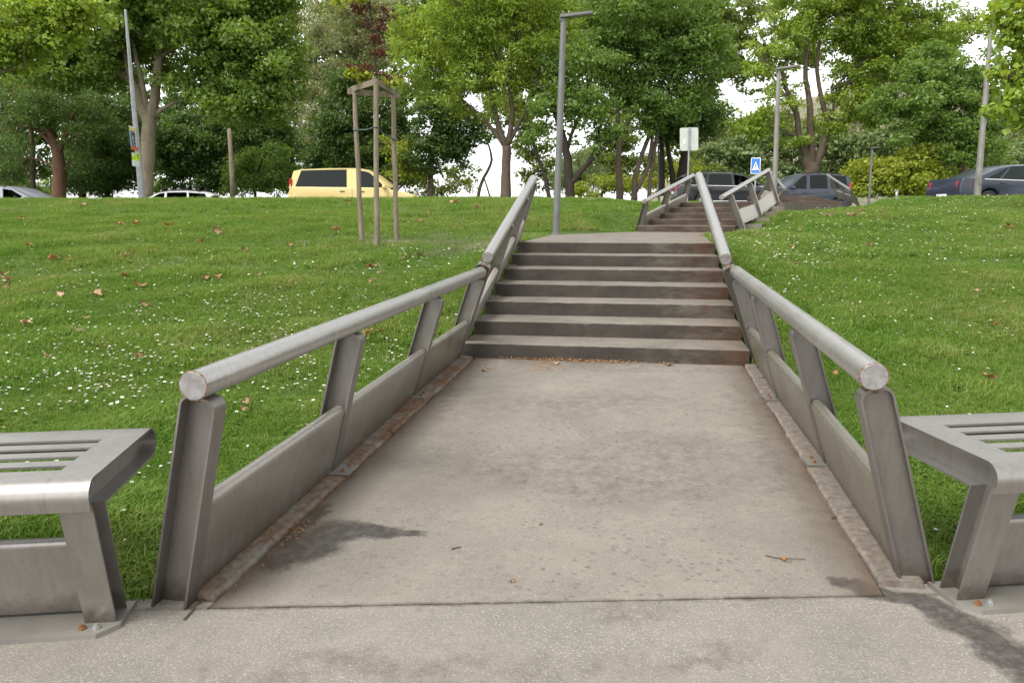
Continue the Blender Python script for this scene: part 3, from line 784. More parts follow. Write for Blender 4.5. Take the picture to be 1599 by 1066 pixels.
def railing(label, ra, rb, bases, side, group, r=0.044, w=None, depth=0.068, web=None, panel=('panel_steel',), plates=(), h=(0.035, 0.345), foot=-0.03, seg=32, lift=0.0):
    """side: +1 when the path lies on the +u side (left railing), -1 for the right railing"""
    ra, rb = V(ra), V(rb)
    if web is None: web = 0.050 if side > 0 else 0.024
    if w is None: w = 0.116 if side > 0 else 0.106
    ax = (rb - ra).normalized()
    root = empty('railing', bases[0], label, 'railing', group)
    bm = bmesh.new()
    N = 12
    bm_tube(bm, [ra.lerp(rb, i / N) for i in range(N + 1)], [r] * (N + 1), seg, cap=False)
    me = mesh_of(fix(bm), 'handrail', True)
    hr = link('handrail', me, root, MAT['rail_steel'])
    for e, o in ((ra, -ax), (rb, ax)):
        bm = bmesh.new()
        bm_tube(bm, [e - o * 0.01, e + o * 0.001, e + o * 0.0035], [r * 0.985, r * 0.985, r * 0.93], seg, cap=True)
        m = mesh_of(fix(bm), 'end_cap'); smooth_by_angle(m, 40)
        link('end_cap', m, hr, MAT['cap'])
        bm = bmesh.new()       # rusty weld bead round the cap
        u = ax.orthogonal().normalized(); q = ax.cross(u)
        ring = [e + o * 0.0005 + (u * math.cos(2 * math.pi * k / 28) + q * math.sin(2 * math.pi * k / 28)) * (r * 0.99) for k in range(29)]
        bm_tube(bm, ring, [0.0022 + 0.0008 * math.sin(k * 2.3) for k in range(29)], 5, cap=False)
        link('weld_bead', mesh_of(fix(bm), 'weld_bead', True), hr, MAT['weld'])
    frames = []
    for b in bases:
        b = V(b)
        foot_c = b                               # inner foot
        t = (b - ra).dot(ax)
        axp = ra + ax * t
        lat = ax.cross(axp - b).normalized() * 1.0
        # centre of the foot sits half a width behind the inner edge
        u0 = V((1, 0, 0)); u0 = (u0 - ax * u0.dot(ax)).normalized()
        c = b - u0 * side * w / 2
        t = (c - ra).dot(ax); axp = ra + ax * t
        vv = (axp - c).normalized()
        top = axp - vv * (r + 0.001)
        me, u, v, d = post_mesh(c, top, ax, w, depth, web, foot=foot)
        p = link('post', me, root, MAT['post_steel'])
        bm = bmesh.new()        # weld between post and tube
        bm_tube(bm, [top - v * 0.006 + d * k * depth / 5 + u * 0.006 * math.sin(k * 4.1) for k in range(6)], [0.010] * 6, 6)
        link('weld_bead', mesh_of(fix(bm), 'weld_bead', True), p, MAT['weld'])
        frames.append((c, v, u, d))
    for i, (A, B) in enumerate(zip(frames, frames[1:])):
        me = panel_mesh((A[0] + A[3] * (depth - 0.002), A[1], A[2]), (B[0] + B[3] * 0.004, B[1], B[2]), side, w, h[0], h[1])
        link('panel', me, root, MAT[panel[i % len(panel)]])
    for (x, y, z, sx, sy) in plates:
        bm = bmesh.new(); bm_box(bm, x, y, z + 0.006, sx, sy, 0.010, bevel=0.002)
        pl = link('base_plate', mesh_of(fix(bm), 'base_plate'), root, MAT['galv_dirty'])
        for dy in (-1, 1):
            bolt(pl, (x + (0.02 if side > 0 else -0.02), y + dy * sy * 0.28, z + 0.010), 0.009, 0.009, 'rust_bolt')
    return root
def rbase(x, y): return (x, y, S * y + 0.012)
grp = 'tubular steel railings beside the steps'
yl = [2.125, 3.35, 4.80, 6.06]; xl = [-1.374, -1.385, -1.42, -1.42]
railing('nearest left railing, rising along the ramp beside the left bench', (-1.273, 2.08, S * 2.08 + 0.727), (-1.241, 6.13, S * 6.13 + 0.703),
        [rbase(x, y) for x, y in zip(xl, yl)], 1, grp, panel=('panel_steel', 'panel_steel', 'mossy_panel_steel'),
        plates=[(xl[1] + 0.035, yl[1] + 0.04, S * yl[1] + 0.02, 0.11, 0.14), (xl[2] + 0.03, yl[2] + 0.04, S * yl[2] + 0.02, 0.11, 0.13)])
yr = [2.64, 3.805, 5.06, 6.02]; xr = [0.870, 0.887, 0.869, 0.881]
railing('nearest right railing, rising along the ramp beside the right bench', (0.733, 2.605, S * 2.605 + 0.704), (0.697, 6.10, S * 6.10 + 0.733),
        [rbase(x, y) for x, y in zip(xr, yr)], -1, grp, panel=('mossy_panel_steel',),
        plates=[(xr[1] - 0.035, yr[1] + 0.04, S * yr[1] + 0.02, 0.11, 0.13), (xr[2] - 0.03, yr[2] + 0.04, S * yr[2] + 0.02, 0.10, 0.13)])
def sz(y): return Z0 + max(0, min(7, math.floor((y - ST_Y) / TREAD) + 1)) * RISE
zy = lambda y: Z0 + (y - ST_Y + 0.12) / TREAD * RISE
ysl = [6.34, 7.56, 8.62, 9.36]
railing('left railing climbing the wide dark flight of steps', (-1.206, 6.22, 0.930), (-1.232, 9.12, 1.672),
        [(-1.44, y, zy(y)) for y in ysl], 1, grp, panel=('pale_panel_steel',), h=(0.05, 0.33), foot=-0.10,
        plates=[(-1.40, y + 0.03, sz(y + 0.02) - 0.001, 0.10, 0.11) for y in ysl[1:]])
railing('right railing climbing the wide dark flight of steps', (0.633, 6.22, 0.930), (0.604, 9.14, 1.690),
        [(0.86, y, zy(y)) for y in ysl], -1, grp, panel=('pale_panel_steel',), h=(0.05, 0.33), foot=-0.10)
# second flight
def on_f2(px, py, lat):
    n = np.array([F2W[0], F2W[1], 0]); p0 = np.array([*(F2 + F2W * lat), 0])
    d = ray(px, py); return EYEP + ((p0 - EYEP) @ n) / (d @ n) * d
L2a, L2b = on_f2(1006, 314.5, 0.15), on_f2(1082, 274, 0.15)
R2a, R2b = on_f2(1126.5, 308.5, W2 - 0.23), on_f2(1200, 265.5, W2 - 0.23)
fl = lambda s, l, z: (*f2(s, l), z)
railing('left railing of the narrower flight beyond the landing', L2a, L2b,
        [fl(0.20, 0.0, LAND_Z + 0.02), fl(1.45, 0.0, LAND_Z + 0.25), fl(2.81, 0.0, LAND_Z + 0.50)], 1, grp, panel=('pale_panel_steel',), seg=20, h=(0.05, 0.33), foot=-0.06)
railing('right railing of the narrower flight beyond the landing', R2a, R2b,
        [fl(0.10, W2 - 0.02, LAND_Z + 0.00), fl(1.50, W2 - 0.02, LAND_Z + 0.15), fl(3.0, W2 - 0.02, LAND_Z + 0.45)], -1, grp, panel=('pale_panel_steel',), seg=20, h=(0.15, 0.43), foot=-0.10)
R3a, R3b = at(1326.5, 296, 26.8), at(1292, 273.5, 28.9)
L3a, L3b = at(1226, 295.5, 26.8), at(1203, 268, 28.9)
b3r = [at(1337, 319, 26.9), at(1323, 314, 27.8), at(1308, 309, 28.7)]
b3l = [at(1214, 318, 26.9), at(1200, 314, 27.8), at(1188, 309, 28.7)]
railing('right railing of the low far flight of steps', R3a, R3b, [tuple(p) for p in b3r], -1, grp, panel=('pale_panel_steel',), seg=16, h=(0.03, 0.33), foot=-0.2)
railing('left railing of the low far flight behind the slim lamp', L3a, L3b, [tuple(p) for p in b3l], 1, grp, panel=('pale_panel_steel',), seg=16, h=(0.03, 0.33), foot=-0.2)

# ------------------------------------------------------------------ benches
def bench(label, corner, side, LEN=2.0):
    """corner: foot of the end leg nearest the path (front edge); side -1: bench runs to the left"""
    root = empty('bench', corner, label, 'bench', 'steel benches beside the ramp')
    cx, cy, cz = corner
    e = E_BL * side
    def W(a, p, z):       # a: along the bench from its end, p: back from the leg foot, z: height
        q = np.array([cx, cy]) + e * a + P_BL * p
        return (q[0], q[1], cz + z + S * (q[1] - cy))
    H = 0.485; T = 0.007
    # outline of the end frame, front foot round to back foot
    out = [(0.0, -0.02), (-0.105, 0.385)]
    out += arc((-0.078, 0.437), 0.048, math.pi * 1.08, math.pi / 2, 7)
    out += arc((0.405, 0.435), 0.050, math.pi / 2, -math.pi / 2, 10)
    out += [(-0.012, 0.385 - 0.002), (0.088, -0.02)]
    def offset(pts, t):
        res = []
        n = len(pts)
        for i in range(n):
            p = np.array(pts[i]); a = np.array(pts[i - 1]) if i > 0 else None; b = np.array(pts[i + 1]) if i < n - 1 else None
            d1 = (p - a) / np.linalg.norm(p - a) if a is not None else None
            d2 = (b - p) / np.linalg.norm(b - p) if b is not None else None
            if d1 is None: d1 = d2
            if d2 is None: d2 = d1
            n1 = np.array([d1[1], -d1[0]]); n2 = np.array([d2[1], -d2[0]])
            m = (n1 + n2); m /= np.linalg.norm(m)
            res.append(tuple(p + m * t / max(0.35, m @ n1)))
        return res
    inn = offset(out, T)
    for a0, flip in ((0.0, False), (LEN - 0.09, True)):
        bm = bmesh.new()
        n = len(out)
        av = (a0, a0 + 0.09)
        ro = [[bm.verts.new(W(a, *p)) for p in out] for a in av]; ri = [[bm.verts.new(W(a, *p)) for p in inn] for a in av]
        for ring in (ro, ri):
            for i in range(n - 1):
                bm.faces.new((ring[0][i], ring[0][i + 1], ring[1][i + 1], ring[1][i]))
        for k in (0, 1):
            for i in range(n - 1):
                bm.faces.new((ro[k][i], ro[k][i + 1], ri[k][i + 1], ri[k][i]))
        fix(bm)
        wa = a0 + (0.050 if not flip else 0.034)
        # web: quads across the outline, so the recessed plate stays clean
        wv = offset(out, T - 0.001)
        bm_prism(bm, [W(wa, *p) for p in wv], [W(wa + 0.006, *p) for p in wv])
        me = mesh_of(bm, 'end_frame'); smooth_by_angle(me, 30)
        link('end_frame', me, root, MAT['bench_steel'])
    # seat: plate wrapping the front lip, slotted in the middle
    def plate(name, a0, a1, prof, t=T):
        bm = bmesh.new()
        n = len(prof); lo = offset(prof, t)
        up = [[bm.verts.new(W(a, *p)) for p in prof] for a in (a0, a1)]; dn = [[bm.verts.new(W(a, *p)) for p in lo] for a in (a0, a1)]
        for ring in (up, dn):
            for i in range(n - 1): bm.faces.new((ring[0][i], ring[0][i + 1], ring[1][i + 1], ring[1][i]))
        for k in (0, 1):
            for i in range(n - 1): bm.faces.new((up[k][i], up[k][i + 1], dn[k][i + 1], dn[k][i]))
        for i in (0, n - 1): bm.faces.new((up[0][i], up[1][i], dn[1][i], dn[0][i]))
        me = mesh_of(fix(bm), name); smooth_by_angle(me, 30)
        return link(name, me, root, MAT['bench_steel'])
    G = 0.0015
    lip = [(-0.1195, 0.398)] + arc((-0.078, 0.437), 0.048 + G, math.pi * 1.12, math.pi / 2, 8)
    lip = [(p, z) for p, z in lip]
    back = arc((0.405, 0.435), 0.050 + G, math.pi / 2, -math.pi * 0.30, 8)
    top = lambda p0, p1: [(p0, H + G), (0.5 * (p0 + p1), H + G), (p1, H + G)]
    slots = [(-0.012, 0.030), (0.078, 0.118), (0.166, 0.206), (0.254, 0.294)]
    S0, S1 = 0.115, LEN - 0.115
    full = lip + top(-0.02, 0.35) + back
    plate('seat_plate', 0.0, S0, full)
    plate('seat_plate', S1, LEN, full)
    edges = [-0.06] + [v for s in slots for v in s] + [0.36]
    plate('seat_front', S0 + 0.0005, S1 - 0.0005, lip + [(-0.05, H + G), (slots[0][0], H + G)])
    for (a, b), (c, d) in zip(slots, slots[1:]):
        plate('slat', S0 + 0.0005, S1 - 0.0005, [(b, H + G), (0.5 * (b + c), H + G), (c, H + G)])
    plate('slat', S0 + 0.0005, S1 - 0.0005, [(slots[-1][1], H + G), (0.35, H + G)] + back)
    # low back panel between the legs
    bm = bmesh.new()
    t = 0.05; h1 = 0.275
    lean = -0.105 / 0.385
    prof = [(0.058, 0.02)] + [(0.058, h1 - t / 2)] + [(0.058 + t / 2 + p, z) for p, z in arc((0, h1 - t / 2), t / 2, math.pi, 0, 8)[1:-1]] + [(0.058 + t, h1 - t / 2), (0.058 + t, 0.02)]
    prof = [(p + z * lean, z) for p, z in prof]
    n = len(prof)
    A = [bm.verts.new(W(0.088, *p)) for p in prof]; B = [bm.verts.new(W(LEN - 0.088, *p)) for p in prof]
    for i in range(n): bm.faces.new((A[i], A[(i + 1) % n], B[(i + 1) % n], B[i]))
    bm.faces.new(A); bm.faces.new(list(reversed(B)))
    me = mesh_of(fix(bm), 'panel'); smooth_by_angle(me, 35)
    link('panel', me, root, MAT['bench_steel'])
    # foot plate with its clipped corner
    bm = bmesh.new()
    q = [(-0.015, -0.02), (0.035, -0.075), (LEN - 0.035, -0.075), (LEN + 0.015, -0.02), (LEN + 0.015, 0.12), (-0.015, 0.12)]
    bm_prism(bm, [W(a, p, -0.012) for a, p in q], [W(a, p, 0.009) for a, p in q])
    bp = link('base_plate', mesh_of(fix(bm), 'base_plate'), root, MAT['galv_dirty'])
    for i, a in enumerate((0.045, 0.085, LEN - 0.085)):
        bolt(bp, W(a, -0.04, 0.008), 0.012, 0.010, 'rust_bolt' if (i == 1) == (side < 0) else 'bolt')
    return root
bench('slatted steel bench at the left end of the plaza, beside the left ramp railing', (-1.528, 2.0125, S * 2.0125 + 0.006), -1)
bench('slatted steel bench at the right end of the plaza, beside the right ramp railing', (1.004, 2.538, S * 2.538 + 0.006), 1)
# ------------------------------------------------------------------ where a line of sight meets the lawn
def on_lawn(px, py, dmin=2.2, dmax=34.0):
    prev = None
    for d in np.arange(dmin, dmax, 0.04):
        p = at(px, py, d)
        h = p[2] - float(gz(p[0], p[1]))
        if h <= 0:
            return np.array([p[0], p[1], float(gz(p[0], p[1]))])
    p = at(px, py, dmax)
    return np.array([p[0], p[1], float(gz(p[0], p[1]))])
def paved(x, y, m=0.0):
    """true where paving, steps or the road lie (m: margin)"""
    x = np.asarray(x); y = np.asarray(y)
    a = (x > KL1 + 0.01 - m) & (x < KR1 - 0.01 + m) & (y < 6.3)
    a |= (x > PX0 - 0.0 - m) & (x < PX1 + 0.0 + m) & (y >= 6.1) & (y < 9.7)
    a |= (x > -1.42 - m) & (x < 0.86 + m + 0.25 * np.clip(y - 12.4, 0, 3)) & (y >= 9.7) & (y < 13.3)
    s = (x - F2[0]) * F2U[0] + (y - F2[1]) * F2U[1]; l = (x - F2[0]) * F2W[0] + (y - F2[1]) * F2W[1]
    a |= (l > -0.02 - m) & (l < W2 + 0.28 + m) & (s > -0.1) & (s < 3.2)
    a |= (y >= 13.2) & (s <= 0.0) & (l > -0.0 - m - np.clip(-s, 0, 3) * 0.45) & (l < 2.1 + m)
    c = np.stack([x, y], -1)
    # upper path
    pa, pb = np.array(f2(3.0, W2 / 2)), np.array(f3(0, 0)); ab = pb - pa; L = np.linalg.norm(ab); ab = ab / L
    t = (c - pa) @ ab; q = np.abs((c - pa) @ np.array([-ab[1], ab[0]]))
    a |= (t > -0.2) & (t < L + 2.6) & (q < 1.1 + m)
    # plaza
    k = (x + 1.528) * P_BL[0] + (y - 2.0125) * P_BL[1] - np.where(x > 0, -0.19, 0.0)
    a |= (k < 0.13 + m)
    a |= depth_of(x, y) > road_d(side_of(x, y)) + 0.3
    return a

LOOSE = bpy.data.collections.new('sources')      # prototypes live here and are not part of the scene
def proto(name, me, mat):
    o = bpy.data.objects.new(name, me)
    for m in (mat if isinstance(mat, (list, tuple)) else [mat]): me.materials.append(m)
    return o
def scatter_stuff(name, pts, rot, scl, idx, protos, label):
    """one object: points carrying turn, size and kind; geometry nodes put a tuft on each"""
    me = bpy.data.meshes.new(name)
    me.vertices.add(len(pts)); me.vertices.foreach_set('co', np.asarray(pts, np.float32).ravel())
    a = me.attributes.new('turn', 'FLOAT_VECTOR', 'POINT'); a.data.foreach_set('vector', np.asarray(rot, np.float32).ravel())
    a = me.attributes.new('size', 'FLOAT', 'POINT'); a.data.foreach_set('value', np.asarray(scl, np.float32))
    a = me.attributes.new('which', 'INT', 'POINT'); a.data.foreach_set('value', np.asarray(idx, np.int32))
    col = bpy.data.collections.new(name + '_kinds')
    for i, p in enumerate(protos):
        p.name = '%s_kind_%02d' % (name, i); col.objects.link(p)
    ng = bpy.data.node_groups.new(name, 'GeometryNodeTree')
    ng.interface.new_socket('Geometry', in_out='INPUT', socket_type='NodeSocketGeometry')
    ng.interface.new_socket('Geometry', in_out='OUTPUT', socket_type='NodeSocketGeometry')
    N = ng.nodes; gi = N.new('NodeGroupInput'); go = N.new('NodeGroupOutput')
    ci = N.new('GeometryNodeCollectionInfo'); ci.inputs['Collection'].default_value = col
    ci.inputs['Separate Children'].default_value = True; ci.inputs['Reset Children'].default_value = True
    iop = N.new('GeometryNodeInstanceOnPoints'); iop.inputs['Pick Instance'].default_value = True
    def attr(nm, typ):
        n = N.new('GeometryNodeInputNamedAttribute'); n.data_type = typ; n.inputs['Name'].default_value = nm
        return n.outputs['Attribute']
    e2r = N.new('FunctionNodeEulerToRotation')
    ng.links.new(attr('turn', 'FLOAT_VECTOR'), e2r.inputs[0])
    ng.links.new(gi.outputs[0], iop.inputs['Points']); ng.links.new(ci.outputs[0], iop.inputs['Instance'])
    ng.links.new(attr('which', 'INT'), iop.inputs['Instance Index']); ng.links.new(e2r.outputs[0], iop.inputs['Rotation'])
    ng.links.new(attr('size', 'FLOAT'), iop.inputs['Scale']); ng.links.new(iop.outputs[0], go.inputs[0])
    o = bpy.data.objects.new(name, me); COL.objects.link(o)
    md = o.modifiers.new('scatter', 'NODES'); md.node_group = ng
    return tag(o, label, kind='stuff')

def tuft_mesh(n, spread, h, w, bend, r):
    vs, fs = [], []
    for i in range(n):
        a = r.uniform(0, 2 * math.pi); rr = spread * math.sqrt(r.uniform(0, 1))
        bx, by = rr * math.cos(a), rr * math.sin(a)
        hh = h * r.uniform(0.45, 1.15); ww = w * r.uniform(0.6, 1.2); t = r.uniform(0, 2 * math.pi)
        dx, dy = math.cos(t), math.sin(t); lean = bend * r.uniform(0.1, 1.2) * hh; ld = r.uniform(0, 2 * math.pi)
        lx, ly = lean * math.cos(ld), lean * math.sin(ld)
        b = len(vs)
        vs += [(bx - dx * ww / 2, by - dy * ww / 2, -0.012), (bx + dx * ww / 2, by + dy * ww / 2, -0.012),
               (bx + lx * 0.35 + dx * ww * 0.4, by + ly * 0.35 + dy * ww * 0.4, hh * 0.6), (bx + lx * 0.35 - dx * ww * 0.4, by + ly * 0.35 - dy * ww * 0.4, hh * 0.6),
               (bx + lx, by + ly, hh * (1.0 - 0.25 * bend))]
        fs += [(b, b + 1, b + 2, b + 3), (b + 3, b + 2, b + 4)]
    return pydata('tuft', vs, fs)
def clover_mesh(n, spread, h, s, r):
    vs, fs = [], []
    for i in range(n):
        a = r.uniform(0, 2 * math.pi); rr = spread * math.sqrt(r.uniform(0, 1)); x, y = rr * math.cos(a), rr * math.sin(a); z = h * r.uniform(0.3, 1.0)
        t0 = r.uniform(0, 6.28)
        for k in range(3):
            t = t0 + k * 2.094; q = s * r.uniform(0.7, 1.2); b = len(vs)
            vs += [(x, y, z), (x + q * math.cos(t - 0.5), y + q * math.sin(t - 0.5), z + q * 0.25), (x + q * 1.15 * math.cos(t), y + q * 1.15 * math.sin(t), z + q * 0.12), (x + q * math.cos(t + 0.5), y + q * math.sin(t + 0.5), z + q * 0.25)]
            fs.append((b, b + 1, b + 2, b + 3))
    return pydata('clover', vs, fs)

def vnoise(x, y, s, seed=0):
    """cheap smooth noise in 0..1"""
    r = np.random.default_rng(seed); t = r.random((64, 64))
    u = x / s; v = y / s; i = np.floor(u).astype(int); j = np.floor(v).astype(int); fu = u - i; fv = v - j
    fu = fu * fu * (3 - 2 * fu); fv = fv * fv * (3 - 2 * fv)
    g = lambda a, b: t[a % 64, b % 64]
    return (g(i, j) * (1 - fu) + g(i + 1, j) * fu) * (1 - fv) + (g(i, j + 1) * (1 - fu) + g(i + 1, j + 1) * fu) * fv
def in_view_points(n, d0, d1, r, power=1.0):
    """random places on the lawn inside (a little beyond) the field of view, d metres away"""
    u = r.random(n); d = d0 + (d1 - d0) * u ** power
    n = n; px = r.uniform(-650, 2250, n)
    lat = (px - PCX) / F * d * 1.02 + r.normal(0, 0.05, n)
    x = lat * math.cos(YAW) - d * math.sin(YAW); y = lat * math.sin(YAW) + d * math.cos(YAW)
    return x, y, d
def build_grass():
    r = np.random.default_rng(11); pr = random.Random(5)
    kinds = [proto('a', tuft_mesh(22, 0.055, 0.048, 0.0042, 0.9, pr), MAT['grass_blade']), proto('b', tuft_mesh(22, 0.055, 0.060, 0.0042, 0.7, pr), MAT['grass_blade']),
             proto('c', tuft_mesh(16, 0.045, 0.075, 0.0048, 0.8, pr), MAT['grass_blade']), proto('d', clover_mesh(11, 0.055, 0.045, 0.012, pr), MAT['grass_blade']),
             proto('e', tuft_mesh(14, 0.06, 0.13, 0.0045, 0.6, pr), MAT['pale_seed_grass'])]
    X, Y, Sc, Id, D = [], [], [], [], []
    for (n, d0, d1, pw, s0, s1) in ((40000, 2.0, 5.0, 0.8, 0.8, 1.15), (56000, 5.0, 9.5, 0.75, 0.95, 1.35), (58000, 9.5, 17, 0.75, 1.1, 1.5), (60000, 17, 31, 0.8, 1.15, 1.6)):
        x, y, d = in_view_points(n, d0, d1, r, pw)
        ok = ~paved(x, y, 0.03); x, y, d = x[ok], y[ok], d[ok]
        lush = vnoise(x, y, 0.55, 3)
        s = r.uniform(s0, s1, len(x)) * (0.50 + 0.95 * lush)
        i = np.where(lush > 0.62, 2, r.integers(0, 2, len(x))); i = np.where(r.random(len(x)) < 0.20, 3, i)
        X.append(x); Y.append(y); Sc.append(s); Id.append(i); D.append(d)
    for (xe, ya, yb, n, o) in ((KL1 - 0.035, 2.3, 6.2, 900, -1), (KR1 + 0.035, 2.75, 6.2, 800, 1), (PX0 - 0.05, 6.2, 13.1, 900, -1), (PX1 + 0.05, 6.2, 12.4, 800, 1)):
        yy = r.uniform(ya, yb, n); xx = xe + o * np.abs(r.normal(0, 0.05, n)); 
        X.append(xx); Y.append(yy); Sc.append(r.uniform(0.8, 1.7, n)); Id.append(np.where(r.random(n) < 0.25, 2, r.integers(0, 2, n))); D.append(yy)
    # pale seed heads: the whitish strip left of the landing, and stray stalks
    for k in range(2600):
        if k < 1900:
            p = at(r.normal(700, 75), 372, r.normal(11.9, 0.55))
        else:
            p = at(r.uniform(0, 1599), 372, r.uniform(6, 26))
        x, y = np.array([p[0]]), np.array([p[1]])
        if paved(x, y, 0.1)[0]: continue
        X.append(x); Y.append(y); Sc.append(np.array([r.uniform(0.5, 0.95)])); Id.append(np.array([4])); D.append(np.array([10.0]))
    x = np.concatenate(X); y = np.concatenate(Y); s = np.concatenate(Sc); i = np.concatenate(Id)
    z = gz(x, y)
    rot = np.stack([r.normal(0, 0.12, len(x)), r.normal(0, 0.12, len(x)), r.uniform(0, 6.28, len(x))], -1)
    scatter_stuff('grass', np.stack([x, y, z], -1), rot, s, i, kinds, 'mown green lawn grass with clover on both sides of the path')
def daisy_mesh(r, h, R, n=9, tilt=0.3):
    vs, fs, mi = [], [], []
    tx, ty = r.uniform(-tilt, tilt), r.uniform(-tilt, tilt)
    def top(a, rad_, dz): 
        x, y = rad_ * math.cos(a), rad_ * math.sin(a); return (x, y, h + dz + x * tx + y * ty)
    for k in range(n):
        a = 2 * math.pi * k / n + r.uniform(-0.08, 0.08); w = math.pi / n * 0.92; q = R * r.uniform(0.88, 1.08); b = len(vs)
        vs += [top(a, R * 0.18, 0.0), top(a - w, q * 0.72, R * 0.06), top(a, q, R * 0.10), top(a + w, q * 0.72, R * 0.06)]
        fs.append((b, b + 1, b + 2, b + 3)); mi.append(0)
    b = len(vs)
    for k in range(6): vs.append(top(k * math.pi / 3, R * 0.30, R * 0.10))
    vs.append(top(0, 0, R * 0.22))
    for k in range(6): fs.append((b + k, b + (k + 1) % 6, b + 6)); mi.append(1)
    b = len(vs); w = 0.0016
    vs += [(-w, 0, -0.01), (w, 0, -0.01), (w * 0.7, 0, h), (-w * 0.7, 0, h), (0, -w, -0.01), (0, w, -0.01), (0, w * 0.7, h), (0, -w * 0.7, h)]
    fs += [(b, b + 1, b + 2, b + 3), (b + 4, b + 5, b + 6, b + 7)]; mi += [2, 2]
    me = pydata('daisy', vs, fs); me.polygons.foreach_set('material_index', mi)
    return me
def build_daisies():
    r = np.random.default_rng(23); pr = random.Random(8)
    mats = [MAT['petal'], MAT['yellow'], MAT['stem']]
    kinds = [proto('d', daisy_mesh(pr, h, R), mats) for h, R in ((0.055, 0.0105), (0.07, 0.0115), (0.085, 0.0105), (0.06, 0.0095))]
    pts = []
    # drifts of flowers, by where they lie: centre pixel, spread in metres, how many
    drifts = [(120, 560, 0.9, 0.8, 420), (300, 520, 1.0, 0.9, 420), (60, 620, 0.5, 0.5, 200), (420, 540, 0.8, 0.7, 260), (560, 480, 0.9, 0.9, 240), (360, 470, 1.4, 1.0, 260),
              (230, 600, 0.6, 0.5, 160), (100, 480, 1.2, 1.0, 140), (150, 425, 1.0, 0.7, 110), (470, 620, 0.4, 0.5, 80), (600, 560, 0.4, 0.5, 70), (190, 800, 0.35, 0.3, 26), (200, 720, 0.4, 0.4, 30),
              (660, 430, 0.8, 0.8, 120), (640, 395, 1.6, 0.9, 120), (420, 395, 2.5, 1.2, 90), (300, 360, 3.0, 1.4, 60), (90, 330, 3.0, 2.0, 50),
              (1230, 440, 0.7, 0.9, 170), (1290, 400, 1.1, 1.0, 230), (1180, 385, 0.7, 1.4, 200), (1300, 470, 0.7, 0.6, 100), (1380, 390, 0.9, 0.8, 110), (1340, 500, 0.9, 0.8, 80),
              (1400, 345, 1.3, 1.5, 260), (1520, 330, 1.8, 1.6, 330), (1320, 350, 1.3, 1.3, 200), (1240, 360, 0.9, 1.4, 170), (1450, 318, 2.5, 1.0, 240), (1560, 315, 2.0, 0.8, 160), (1400, 410, 0.9, 0.6, 60),
              (1560, 400, 0.9, 0.8, 50), (1440, 480, 1.2, 0.9, 50), (1560, 520, 0.7, 0.6, 30), (1450, 600, 0.9, 0.6, 34), (1520, 360, 1.2, 0.8, 70)]
    for (px, py, sx, sy, n) in drifts:
        c = on_lawn(px, py)
        n = int(n * 1.35); x = c[0] + r.normal(0, sx, n); y = c[1] + r.normal(0, sy, n)
        pts.append(np.stack([x, y], -1))
    x, y, d = in_view_points(2000, 2.4, 26, r, 0.8)
    keep = vnoise(x, y, 1.3, 9) > 0.42
    pts.append(np.stack([x[keep], y[keep]], -1))
    p = np.concatenate(pts); ok = ~paved(p[:, 0], p[:, 1], 0.08); p = p[ok]
    keep = r.random(len(p)) < np.clip(vnoise(p[:, 0], p[:, 1], 0.22, 4) * 1.7 - 0.15, 0.1, 1); p = p[keep]
    d = depth_of(p[:, 0], p[:, 1])
    z = gz(p[:, 0], p[:, 1]) + r.uniform(-0.015, 0.015, len(p))
    s = r.uniform(0.75, 1.15, len(p)) * np.where(d > 9, 1.25, 0.98)
    rot = np.stack([r.normal(0, 0.12, len(p)), r.normal(0, 0.12, len(p)), r.uniform(0, 6.28, len(p))], -1)
    scatter_stuff('daisies', np.column_stack([p, z]), rot, s, r.integers(0, 4, len(p)), kinds, 'small white daisies flowering in drifts through the lawn')
build_grass()
build_daisies()

# ------------------------------------------------------------------ foliage made of single leaves
def leaf_cloud(centres, radii, counts, size, r, flat=0.55, droop=0.0, shape=(1.0, 0.55)):
    """leaves scattered through clumps: numpy arrays of quads, each folded along its rib"""
    C = np.repeat(centres, counts, axis=0); R = np.repeat(radii, counts, axis=0)
    n = len(C)
    v = r.normal(0, 1, (n, 3)); v /= np.linalg.norm(v, axis=1, keepdims=True)
    v *= (r.random((n, 1)) ** 0.45)
    v[:, 2] *= flat
    P = C + v * R[:, None]
    # the blade: long axis roughly outward and down, face turned to the sky
    ax = v + r.normal(0, 0.7, (n, 3)); ax[:, 2] -= droop + 0.15; ax /= np.linalg.norm(ax, axis=1, keepdims=True)
    nr = r.normal(0, 0.6, (n, 3)) + np.array([0, 0, 0.55]) + v * 0.8
    nr -= ax * (nr * ax).sum(1, keepdims=True); nr /= np.linalg.norm(nr, axis=1, keepdims=True)
    sd = np.cross(ax, nr)
    s = size * np.clip(r.lognormal(-0.10, 0.30, (n, 1)), 0.45, 1.5)
    L = s * shape[0]; W = s * shape[1]
    fold = 0.25 * W
    a = P - ax * L * 0.5; b = P + sd * W * 0.5 + nr * fold; c = P + ax * L * 0.5; d = P - sd * W * 0.5 + nr * fold
    co = np.stack([a, b, c, d], 1).reshape(-1, 3)
    return co
def quads_of(n):
    return np.arange(n * 4, dtype=np.int32).reshape(n, 4)
LEAVES = [0]
KD, KP, KS = 2.5, 2.3, 1.12
